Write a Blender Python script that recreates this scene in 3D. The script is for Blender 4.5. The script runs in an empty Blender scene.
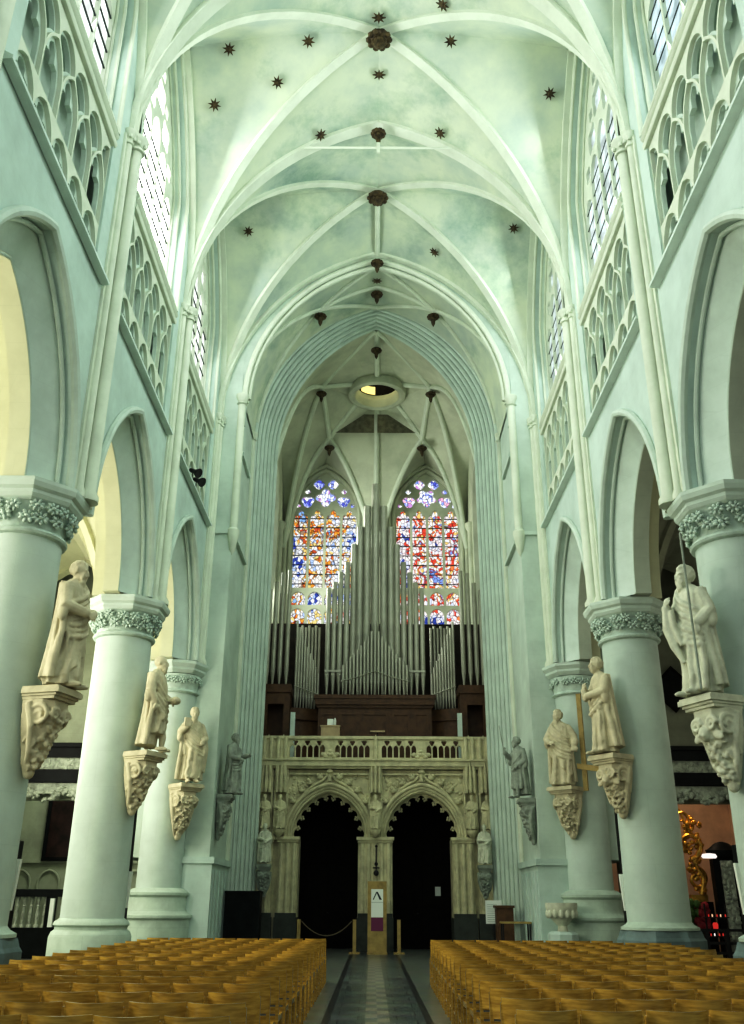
import bpy, math, random
from math import pi, sin, cos, sqrt, atan2, acos, radians as R
from mathutils import Vector, Matrix, geometry, noise

random.seed(7)
scene = bpy.context.scene
COL = scene.collection

# ------------------------------------------------------------------ mesh kit
class MB:
    def __init__(s): s.v = []; s.f = []
    def add(s, vs, fs):
        b = len(s.v); s.v += [tuple(p) for p in vs]; s.f += [tuple(b+i for i in f) for f in fs]; return s
    def box(s, x0, x1, y0, y1, z0, z1, fn=None):
        vs = [(x, y, z) for z in (z0, z1) for y in (y0, y1) for x in (x0, x1)]
        if fn: vs = [fn(*p) for p in vs]
        return s.add(vs, [(0,2,3,1),(4,5,7,6),(0,1,5,4),(2,6,7,3),(0,4,6,2),(1,3,7,5)])
    def lathe(s, prof, n=24, c=(0,0,0), ph=0.0, fn=None, arc=2*pi, sx=1, sy=1):
        full = abs(arc-2*pi) < 1e-6; m = n if full else n+1
        vs = []
        for r, z in prof:
            for i in range(m):
                a = ph + arc*i/n
                rr = fn(r, z, a) if fn else r
                vs.append((c[0]+rr*cos(a)*sx, c[1]+rr*sin(a)*sy, c[2]+z))
        fs = []
        for j in range(len(prof)-1):
            for i in range(n):
                k = (i+1) % m
                fs.append((j*m+i, j*m+k, (j+1)*m+k, (j+1)*m+i))
        if full:
            fs.append(tuple(range(m-1, -1, -1))); b = (len(prof)-1)*m; fs.append(tuple(b+i for i in range(m)))
        return s.add(vs, fs)
    def tube(s, pts, rad, n=8, caps=True):
        pts = [Vector(p) for p in pts]
        if not isinstance(rad, (list, tuple)): rad = [rad]*len(pts)
        vs = []; prev = None
        for i, p in enumerate(pts):
            t = (pts[min(i+1, len(pts)-1)]-pts[max(i-1, 0)]).normalized()
            if prev is None:
                u = t.orthogonal().normalized()
            else:
                u = (prev - t*prev.dot(t)).normalized()
            prev = u; w = t.cross(u)
            for k in range(n):
                a = 2*pi*k/n; vs.append(p+(u*cos(a)+w*sin(a))*rad[i])
        fs = []
        for j in range(len(pts)-1):
            for k in range(n):
                l = (k+1) % n; fs.append((j*n+k, j*n+l, (j+1)*n+l, (j+1)*n+k))
        if caps:
            fs.append(tuple(range(n-1, -1, -1))); b = (len(pts)-1)*n; fs.append(tuple(b+k for k in range(n)))
        return s.add(vs, fs)
    def ell(s, c, r, nu=10, nv=7, rot=None):
        if not isinstance(r, (list, tuple)): r = (r, r, r)
        vs = [(0, 0, -1)]
        for j in range(1, nv):
            b = -pi/2+pi*j/nv
            for i in range(nu):
                a = 2*pi*i/nu; vs.append((cos(b)*cos(a), cos(b)*sin(a), sin(b)))
        vs.append((0, 0, 1))
        o = []
        for p in vs:
            q = Vector((p[0]*r[0], p[1]*r[1], p[2]*r[2]))
            if rot: q = rot @ q
            o.append(q+Vector(c))
        fs = []
        for i in range(nu): fs.append((0, 1+(i+1) % nu, 1+i))
        for j in range(nv-2):
            for i in range(nu):
                a = 1+j*nu+i; b = 1+j*nu+(i+1) % nu; fs.append((a, b, b+nu, a+nu))
        t = len(vs)-1; b0 = 1+(nv-2)*nu
        for i in range(nu): fs.append((b0+i, b0+(i+1) % nu, t))
        return s.add(o, fs)
    def sweep(s, path, prof, N, closed=False):
        """path: points lying in a plane with normal N; prof: (a, b) - a along T x N, b along N."""
        P = [Vector(p) for p in path]; N = Vector(N).normalized(); m = len(prof); vs = []; L = len(P)
        for i, p in enumerate(P):
            if closed: t0 = P[i]-P[i-1]; t1 = P[(i+1) % L]-P[i]
            else:
                t0 = P[i]-P[max(i-1, 0)]; t1 = P[min(i+1, L-1)]-P[i]
                if t0.length < 1e-9: t0 = t1
                if t1.length < 1e-9: t1 = t0
            t0 = t0.normalized(); t1 = t1.normalized(); t = (t0+t1).normalized()
            A = t.cross(N); k = 1/max(.5, t.dot(t0))
            for a, b in prof: vs.append(p+A*(a*k)+N*b)
        fs = []
        for i in range(L if closed else L-1):
            j = (i+1) % L
            for k in range(m):
                l = (k+1) % m; fs.append((i*m+k, i*m+l, j*m+l, j*m+k))
        if not closed:
            fs.append(tuple(range(m-1, -1, -1))); fs.append(tuple((L-1)*m+k for k in range(m)))
        return s.add(vs, fs)
    def slab(s, outer, holes, d0, d1, fn):
        """plate with holes: 2D loops, extruded from d0 to d1; fn(u, v, d) -> xyz."""
        loops = [outer]+list(holes); flat = [p for l in loops for p in l]; n = len(flat)
        tris = geometry.tessellate_polygon([[Vector((p[0], p[1], 0)) for p in l] for l in loops])
        vs = [fn(p[0], p[1], d0) for p in flat]+[fn(p[0], p[1], d1) for p in flat]
        fs = [tuple(t) for t in tris]+[tuple(n+i for i in reversed(t)) for t in tris]
        b = 0
        for l in loops:
            k = len(l)
            for i in range(k):
                j = (i+1) % k; fs.append((b+i, b+j, n+b+j, n+b+i))
            b += k
        return s.add(vs, fs)
    def grid(s, fn, nu, nv, closed_u=False):
        mu = nu if closed_u else nu+1
        vs = [fn(i/nu, j/nv) for j in range(nv+1) for i in range(mu)]; fs = []
        for j in range(nv):
            for i in range(nu):
                k = (i+1) % mu; fs.append((j*mu+i, j*mu+k, (j+1)*mu+k, (j+1)*mu+i))
        return s.add(vs, fs)
    def mesh(s, name, mat, smooth=True, ang=.7, recalc=True):
        me = bpy.data.meshes.new(name); me.from_pydata(s.v, [], s.f); me.validate()
        if recalc:
            import bmesh
            bm = bmesh.new(); bm.from_mesh(me); bmesh.ops.recalc_face_normals(bm, faces=bm.faces); bm.to_mesh(me); bm.free()
        if smooth:
            for p in me.polygons: p.use_smooth = True
            me.set_sharp_from_angle(angle=ang)
        if mat: me.materials.append(mat)
        return me
    def build(s, name, mat, parent=None, smooth=True, ang=.7, recalc=True):
        return link(name, s.mesh(name, mat, smooth, ang, recalc), parent)

def link(name, data, parent=None):
    o = bpy.data.objects.new(name, data); COL.objects.link(o)
    if parent: o.parent = parent
    return o
def tag(o, label=None, cat=None, group=None, kind=None):
    if label: o['label'] = label
    if cat: o['category'] = cat
    if group: o['group'] = group
    if kind: o['kind'] = kind
    return o
def thing(name, label, cat, loc=(0,0,0), rz=0, group=None):
    o = link(name, None); o.location = loc; o.rotation_euler = (0,0,rz); o.empty_display_size = .2
    return tag(o, label, cat, group)
def struct(o, label=None, cat=None): return tag(o, label, cat, None, 'structure')
def dup(root, loc, rz=0, label=None, group=None, scale=None):
    def cp(o, par):
        c = o.copy(); COL.objects.link(c); c.parent = par
        for ch in KIDS.get(o.name, []): cp(ch, c)
        return c
    r = root.copy(); COL.objects.link(r)
    for ch in KIDS.get(root.name, []): cp(ch, r)
    r.location = loc; r.rotation_euler = (0,0,rz)
    if scale: r.scale = (scale,)*3
    if label: r['label'] = label
    if group: r['group'] = group
    return r
KIDS = {}
def note_kids(root):
    for o in COL.objects:
        if o.parent == root: KIDS.setdefault(root.name, []).append(o); 
    for ch in list(KIDS.get(root.name, [])): note_kids(ch)
    return root

def parch(c, a, z0, h, n=14):
    """pointed arch, left springing to right springing"""
    Rr = (a*a+h*h)/(2*a); th = acos(max(-1, min(1, (Rr-a)/Rr)))
    l = [(c-a+Rr-Rr*cos(th*i/n), z0+Rr*sin(th*i/n)) for i in range(n+1)]
    return l+[(2*c-x, z) for x, z in reversed(l[:-1])]
def trefoil_head(c, w, z0, h, n=6):
    """cusped head: three lobes under a pointed arch"""
    pts = []
    for x, z in parch(c, w, z0, h, 12):
        t = (x-c)/w
        k = abs(sin(1.5*pi*(t+1)/2*1.0*2/ 1.0)) if False else 0
        pts.append((x, z))
    out = []
    m = len(pts)
    for i, (x, z) in enumerate(pts):
        u = i/(m-1); cusp = max(0, 1-abs(u-.3)/.09)+max(0, 1-abs(u-.7)/.09)
        d = .42*cusp
        out.append((x+(c-x)*d, z+(z0-z)*d*.6))
    return out

# ------------------------------------------------------------------ materials
def mat(name, col, rough=.8, var=.12, scale=1.2, bump=0.0, joints=0.0, metal=0.0, col2=None, stain=0.0, jh=.42, fine=.25, spec=.3, bscale=30):
    m = bpy.data.materials.new(name); m.use_nodes = True; nt = m.node_tree; N = nt.nodes; L = nt.links
    b = N['Principled BSDF']; b.inputs['Roughness'].default_value = rough; b.inputs['Metallic'].default_value = metal
    b.inputs['Specular IOR Level'].default_value = spec
    geo = N.new('ShaderNodeNewGeometry')
    n1 = N.new('ShaderNodeTexNoise'); n1.inputs['Scale'].default_value = scale; n1.inputs['Detail'].default_value = 6; n1.inputs['Roughness'].default_value = .62
    L.new(geo.outputs['Position'], n1.inputs['Vector'])
    ramp = N.new('ShaderNodeValToRGB'); cr = ramp.color_ramp
    c = Vector(col); c2 = Vector(col2) if col2 else c*(1-var*1.6)
    cr.elements[0].position = .34; cr.elements[0].color = (*c2, 1); cr.elements[1].position = .62; cr.elements[1].color = (*[min(1, x*(1+var*.35)) for x in c], 1)
    L.new(n1.outputs['Fac'], ramp.inputs['Fac']); out = ramp.outputs['Color']
    def mul(a, fac_socket, dark):
        mx = N.new('ShaderNodeMix'); mx.data_type = 'RGBA'; mx.blend_type = 'MULTIPLY'
        mx.inputs[7].default_value = (*dark, 1); L.new(fac_socket, mx.inputs[0]); L.new(a, mx.inputs[6]); return mx.outputs[2]
    if stain > 0:
        n2 = N.new('ShaderNodeTexNoise'); n2.inputs['Scale'].default_value = .33; n2.inputs['Detail'].default_value = 8; n2.inputs['Roughness'].default_value = .7
        L.new(geo.outputs['Position'], n2.inputs['Vector'])
        r2 = N.new('ShaderNodeMapRange'); r2.inputs[1].default_value = .52; r2.inputs[2].default_value = .70; r2.inputs[4].default_value = stain
        L.new(n2.outputs['Fac'], r2.inputs[0]); out = mul(out, r2.outputs[0], (.55, .66, .66))
    if joints > 0:
        sp = N.new('ShaderNodeSeparateXYZ'); L.new(geo.outputs['Position'], sp.inputs[0])
        ad = N.new('ShaderNodeMath'); L.new(sp.outputs[0], ad.inputs[0]); L.new(sp.outputs[1], ad.inputs[1])
        cb = N.new('ShaderNodeCombineXYZ'); L.new(ad.outputs[0], cb.inputs[0]); L.new(sp.outputs[2], cb.inputs[1])
        br = N.new('ShaderNodeTexBrick'); br.inputs['Scale'].default_value = 1; br.inputs['Mortar Size'].default_value = .006
        br.inputs['Brick Width'].default_value = .95; br.inputs['Row Height'].default_value = jh
        br.inputs['Color1'].default_value = (0,0,0,1); br.inputs['Color2'].default_value = (.25,.25,.25,1); br.inputs['Mortar'].default_value = (1,1,1,1)
        L.new(cb.outputs[0], br.inputs['Vector'])
        mm = N.new('ShaderNodeMath'); mm.operation = 'MULTIPLY'; mm.inputs[1].default_value = joints
        L.new(br.outputs['Color'], mm.inputs[0]); out = mul(out, mm.outputs[0], (.45, .5, .5))
    L.new(out, b.inputs['Base Color'])
    if bump > 0:
        n3 = N.new('ShaderNodeTexNoise'); n3.inputs['Scale'].default_value = bscale; n3.inputs['Detail'].default_value = 4
        L.new(geo.outputs['Position'], n3.inputs['Vector'])
        bp = N.new('ShaderNodeBump'); bp.inputs['Strength'].default_value = bump; bp.inputs['Distance'].default_value = .02
        L.new(n3.outputs['Fac'], bp.inputs['Height']); L.new(bp.outputs[0], b.inputs['Normal'])
    return m
def glow(name, col, strength):
    m = bpy.data.materials.new(name); m.use_nodes = True; nt = m.node_tree; nt.nodes.clear()
    o = nt.nodes.new('ShaderNodeOutputMaterial'); e = nt.nodes.new('ShaderNodeEmission')
    e.inputs[0].default_value = (*col, 1); e.inputs[1].default_value = strength; nt.links.new(e.outputs[0], o.inputs[0]); return m
def clear_glass(name, col, strength):
    """leaded clear glass lit by the sky behind it: small uneven quarries"""
    m = glow(name, col, strength); nt = m.node_tree; N = nt.nodes; L = nt.links; e = [n for n in N if n.type == 'EMISSION'][0]
    geo = N.new('ShaderNodeNewGeometry'); v = N.new('ShaderNodeTexNoise'); v.inputs['Scale'].default_value = 2.6; v.inputs['Detail'].default_value = 4
    L.new(geo.outputs['Position'], v.inputs['Vector']); r = N.new('ShaderNodeMapRange'); r.inputs[1].default_value = .35; r.inputs[2].default_value = .65
    r.inputs[3].default_value = strength*.6; r.inputs[4].default_value = strength*1.35; L.new(v.outputs['Fac'], r.inputs[0]); L.new(r.outputs[0], e.inputs[1]); return m
def stained(name, strength, palette, scale=6.0):
    m = glow(name, (1,1,1), strength); nt = m.node_tree; N = nt.nodes; L = nt.links; e = [n for n in N if n.type == 'EMISSION'][0]
    geo = N.new('ShaderNodeNewGeometry'); mp = N.new('ShaderNodeMapping'); mp.inputs['Scale'].default_value = (1, 1, .8); L.new(geo.outputs['Position'], mp.inputs[0])
    vo = N.new('ShaderNodeTexVoronoi'); vo.inputs['Scale'].default_value = scale; L.new(mp.outputs[0], vo.inputs['Vector'])
    sc = N.new('ShaderNodeSeparateColor'); L.new(vo.outputs['Color'], sc.inputs[0])
    big = N.new('ShaderNodeTexNoise'); big.inputs['Scale'].default_value = 1.15; big.inputs['Detail'].default_value = 1; L.new(mp.outputs[0], big.inputs['Vector'])
    ad = N.new('ShaderNodeMath'); ad.operation = 'MULTIPLY_ADD'; ad.inputs[1].default_value = .45; L.new(sc.outputs[0], ad.inputs[0])
    m2 = N.new('ShaderNodeMath'); m2.operation = 'MULTIPLY_ADD'; m2.inputs[1].default_value = 1.5; m2.inputs[2].default_value = -.48; L.new(big.outputs['Fac'], m2.inputs[0]); L.new(m2.outputs[0], ad.inputs[2])
    rp = N.new('ShaderNodeValToRGB'); cr = rp.color_ramp; cr.interpolation = 'CONSTANT'
    while len(cr.elements) < len(palette): cr.elements.new(.5)
    for i, (p, c) in enumerate(palette): cr.elements[i].position = p; cr.elements[i].color = (*c, 1)
    L.new(ad.outputs[0], rp.inputs[0])
    ve = N.new('ShaderNodeTexVoronoi'); ve.feature = 'DISTANCE_TO_EDGE'; ve.inputs['Scale'].default_value = scale; L.new(mp.outputs[0], ve.inputs['Vector'])
    lt = N.new('ShaderNodeMapRange'); lt.inputs[1].default_value = .012; lt.inputs[2].default_value = .10; lt.inputs[3].default_value = .12; L.new(ve.outputs['Distance'], lt.inputs[0])
    ms = N.new('ShaderNodeMath'); ms.operation = 'MULTIPLY'; ms.inputs[1].default_value = strength; L.new(lt.outputs[0], ms.inputs[0]); L.new(ms.outputs[0], e.inputs[1])
    L.new(rp.outputs[0], e.inputs[0]); return m

M = {}
M['wall'] = mat('pale_wall_stone', (.51, .62, .565), .85, .10, .8, .12, .10, stain=.35)
M['mould'] = mat('moulding_stone', (.53, .62, .55), .85, .08, 1.5, .1, .06)
M['vault'] = mat('vault_plaster', (.52, .575, .44), .9, .14, .55, .08, 0, stain=1.0, col2=(.39, .46, .40))
M['rib'] = mat('rib_stone', (.60, .655, .54), .85, .07, 1.5, .1, .05)
M['col'] = mat('column_stone', (.51, .60, .54), .8, .08, .9, .1, .10, stain=.25, jh=.75)
M['cap'] = mat('capital_stone', (.50, .60, .53), .9, .12, 5, .3)
M['base'] = mat('base_stone', (.46, .55, .47), .85, .12, 2, .15, .25)
M['plinth'] = mat('grey_plinth_stone', (.16, .22, .22), .6, .2, 2, .1)
M['cream'] = mat('aisle_cream_plaster', (.62, .62, .44), .9, .08, .8, .05, .08)
M['blueband'] = mat('arch_band_stone', (.60, .70, .64), .85, .08, 1.2, .1, .08)
M['soffitR'] = mat('grey_green_soffit_stone', (.44, .48, .40), .88, .1, 1.0, .1, .12)  # grey-green stone of the right-hand arch soffits
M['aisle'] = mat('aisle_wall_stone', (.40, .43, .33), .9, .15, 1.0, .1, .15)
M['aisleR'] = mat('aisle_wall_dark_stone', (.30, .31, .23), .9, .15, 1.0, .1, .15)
M['statue'] = mat('statue_stone', (.55, .51, .365), .85, .14, 4, .12)
M['statue2'] = mat('statue_pale_stone', (.60, .62, .50), .85, .14, 4, .12)
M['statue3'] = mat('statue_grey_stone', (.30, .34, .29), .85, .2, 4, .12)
M['tower'] = mat('tower_stone', (.51, .60, .53), .85, .1, .8, .1, .10, stain=.3)
M['towerin'] = mat('tower_inner_stone', (.52, .55, .43), .9, .12, .8, .1, .08, stain=.4)
M['jube'] = mat('gallery_stone', (.60, .57, .385), .85, .16, 3, .2, .06)
M['jubebase'] = mat('gallery_plinth', (.05, .06, .05), .7, .2, 3, .1)
M['black'] = mat('black_marble', (.008, .010, .010), .45, .3, 3, spec=.08)
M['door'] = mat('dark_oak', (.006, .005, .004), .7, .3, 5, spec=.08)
M['organwood'] = mat('organ_oak', (.105, .052, .022), .5, .25, 4, .1)
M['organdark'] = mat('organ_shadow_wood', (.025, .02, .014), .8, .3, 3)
M['hatch'] = mat('weathered_boards', (.16, .16, .11), .9, .3, 4)
M['tin'] = mat('organ_pipe_tin', (.42, .42, .35), .42, .10, 1.5, 0, metal=.3)
M['gilt'] = mat('gilded_boss', (.085, .062, .028), .55, .5, 9, 0, metal=.3)
M['gold'] = mat('gold', (.85, .50, .10), .3, .3, 6, 0, metal=.85)
M['iron'] = mat('black_iron', (.012, .012, .013), .5, .2, 4)
M['lead'] = mat('lead_bars', (.03, .04, .04), .6, .2, 4)
M['white'] = mat('white_paint', (.75, .80, .74), .6, .03, 2)
M['purple'] = mat('purple_print', (.16, .03, .09), .6, .05, 3)
M['ink'] = mat('black_print', (.012, .02, .03), .6, .05, 3)
M['greyink'] = mat('grey_print', (.4, .44, .42), .6, .05, 3)
M['lectern'] = mat('pale_board_wood', (.36, .27, .10), .55, .2, 5, .05)
M['beige'] = mat('beige_box', (.45, .36, .23), .7, .1, 4)
M['rope'] = mat('rope', (.16, .13, .08), .9, .2, 12, .3)
M['red'] = mat('red_cloth', (.30, .02, .03), .6, .3, 6)
M['green'] = mat('green_leaves', (.10, .22, .05), .6, .4, 9)
M['pink'] = mat('chapel_plaster', (.62, .47, .36), .9, .15, 1.2, .05)
M['painting'] = mat('dark_red_painting', (.03, .012, .01), .4, .5, 3)
M['seat'] = mat('dark_seat', (.02, .022, .02), .7, .3, 12, .2)
M['greymarble'] = mat('grey_carved_marble', (.42, .46, .38), .6, .3, 6, .3)
M['candle'] = glow('candle_flame', (1, .65, .40), 1.0)
M['redlamp'] = glow('red_lamp_glass', (1, .08, .06), .55)
M['whitelamp'] = glow('white_lamp_glass', (1, .92, .85), 1.1)
M['lit_patch'] = glow('painted_lit_patch', (1, .85, .30), 1.3)  # glow imitating a daylit patch of wall, no lamp

def wood_chair():
    m = bpy.data.materials.new('honey_varnished_wood'); m.use_nodes = True; N = m.node_tree.nodes; L = m.node_tree.links; b = N['Principled BSDF']
    b.inputs['Roughness'].default_value = .2; b.inputs['Specular IOR Level'].default_value = .6; b.inputs['Coat Weight'].default_value = .5; b.inputs['Coat Roughness'].default_value = .08
    tc = N.new('ShaderNodeTexCoord'); oi = N.new('ShaderNodeObjectInfo'); mp = N.new('ShaderNodeMapping'); mp.inputs['Scale'].default_value = (1.6, 3, 16)
    L.new(tc.outputs['Object'], mp.inputs[0]); L.new(oi.outputs['Location'], mp.inputs['Location'])
    n = N.new('ShaderNodeTexNoise'); n.inputs['Scale'].default_value = 3; n.inputs['Detail'].default_value = 5; n.inputs['Distortion'].default_value = .2; L.new(mp.outputs[0], n.inputs['Vector'])
    r = N.new('ShaderNodeValToRGB'); e = r.color_ramp.elements; e[0].position = .35; e[0].color = (.36, .21, .036, 1); e[1].position = .65; e[1].color = (.58, .37, .075, 1)
    L.new(n.outputs['Fac'], r.inputs[0]); L.new(r.outputs[0], b.inputs['Base Color']); return m
M['chair'] = wood_chair()

def floor_mat():
    m = bpy.data.materials.new('church_floor_stone'); m.use_nodes = True; N = m.node_tree.nodes; L = m.node_tree.links; b = N['Principled BSDF']
    geo = N.new('ShaderNodeNewGeometry'); sp = N.new('ShaderNodeSeparateXYZ'); L.new(geo.outputs['Position'], sp.inputs[0])
    def math(op, a, bb=None):
        n = N.new('ShaderNodeMath'); n.operation = op
        for i, x in enumerate((a, bb)):
            if x is None: continue
            if isinstance(x, (int, float)): n.inputs[i].default_value = x
            else: L.new(x, n.inputs[i])
        return n.outputs[0]
    ax = math('ABSOLUTE', sp.outputs[0])
    br = N.new('ShaderNodeTexBrick'); br.inputs['Scale'].default_value = 1; br.inputs['Brick Width'].default_value = .55; br.inputs['Row Height'].default_value = .55
    br.inputs['Mortar Size'].default_value = .008; br.inputs['Color1'].default_value = (.055, .075, .075, 1); br.inputs['Color2'].default_value = (.13, .16, .15, 1); br.inputs['Mortar'].default_value = (.02, .02, .02, 1)
    L.new(geo.outputs['Position'], br.inputs['Vector'])
    ck = N.new('ShaderNodeTexChecker'); ck.inputs['Scale'].default_value = 2.2; ck.inputs['Color1'].default_value = (.26, .26, .20, 1); ck.inputs['Color2'].default_value = (.14, .16, .14, 1)
    L.new(geo.outputs['Position'], ck.inputs['Vector'])
    mx = N.new('ShaderNodeMix'); mx.data_type = 'RGBA'; L.new(math('LESS_THAN', ax, .17), mx.inputs[0]); L.new(br.outputs['Color'], mx.inputs[6]); L.new(ck.outputs['Color'], mx.inputs[7])
    # dark border strips beside the centre aisle, paler slabs beyond
    band = math('MULTIPLY', math('GREATER_THAN', ax, .66), math('LESS_THAN', ax, .76))
    m2 = N.new('ShaderNodeMix'); m2.data_type = 'RGBA'; L.new(band, m2.inputs[0]); L.new(mx.outputs[2], m2.inputs[6]); m2.inputs[7].default_value = (.03, .035, .035, 1)
    m3 = N.new('ShaderNodeMix'); m3.data_type = 'RGBA'; L.new(math('GREATER_THAN', ax, .76), m3.inputs[0]); L.new(m2.outputs[2], m3.inputs[6])
    nz = N.new('ShaderNodeTexNoise'); nz.inputs['Scale'].default_value = 3; nz.inputs['Detail'].default_value = 5; L.new(geo.outputs['Position'], nz.inputs['Vector'])
    rp = N.new('ShaderNodeValToRGB'); rp.color_ramp.elements[0].color = (.10, .12, .11, 1); rp.color_ramp.elements[1].color = (.24, .26, .22, 1); L.new(nz.outputs['Fac'], rp.inputs[0]); L.new(rp.outputs[0], m3.inputs[7])
    m4 = N.new('ShaderNodeMix'); m4.data_type = 'RGBA'; m4.blend_type = 'MULTIPLY'; m4.inputs[0].default_value = .5; L.new(m3.outputs[2], m4.inputs[6]); L.new(nz.outputs['Color'], m4.inputs[7])
    L.new(m4.outputs[2], b.inputs['Base Color']); b.inputs['Roughness'].default_value = .28
    return m
M['floor'] = floor_mat()

# ------------------------------------------------------------------ setting out
BAY = 6.1
YC = [2.65, 8.75, 14.85, 20.95, 27.05]      # column centres along the nave
CX1, Y1C = 6.10, 14.62
CX, WX = 5.95, 5.35                          # column axis, nave wall face
ZA, ZL, ZT, ZS = 8.0, 12.35, 15.45, 15.95    # abacus, string course, triforium top, window sill
ZV, ZTOP, ZB = 16.4, 23.3, 23.55             # vault springing, transverse crown, boss
SIDES = ((-1, 'left'), (1, 'right'))

fl = MB(); fl.box(-12.5, 12.5, -3, 44, -.3, 0); struct(fl.build('floor', M['floor'], smooth=False), 'stone paved church floor with a patterned centre aisle', 'floor')

# ------------------------------------------------------------------ nave walls
ROLL = [(.07*cos(a), .07*sin(a)) for a in [2*pi*i/8 for i in range(8)]]
def roll(r, n=8, da=0, db=0): return [(da+r*cos(2*pi*i/n), db+r*sin(2*pi*i/n)) for i in range(n)]

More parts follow.
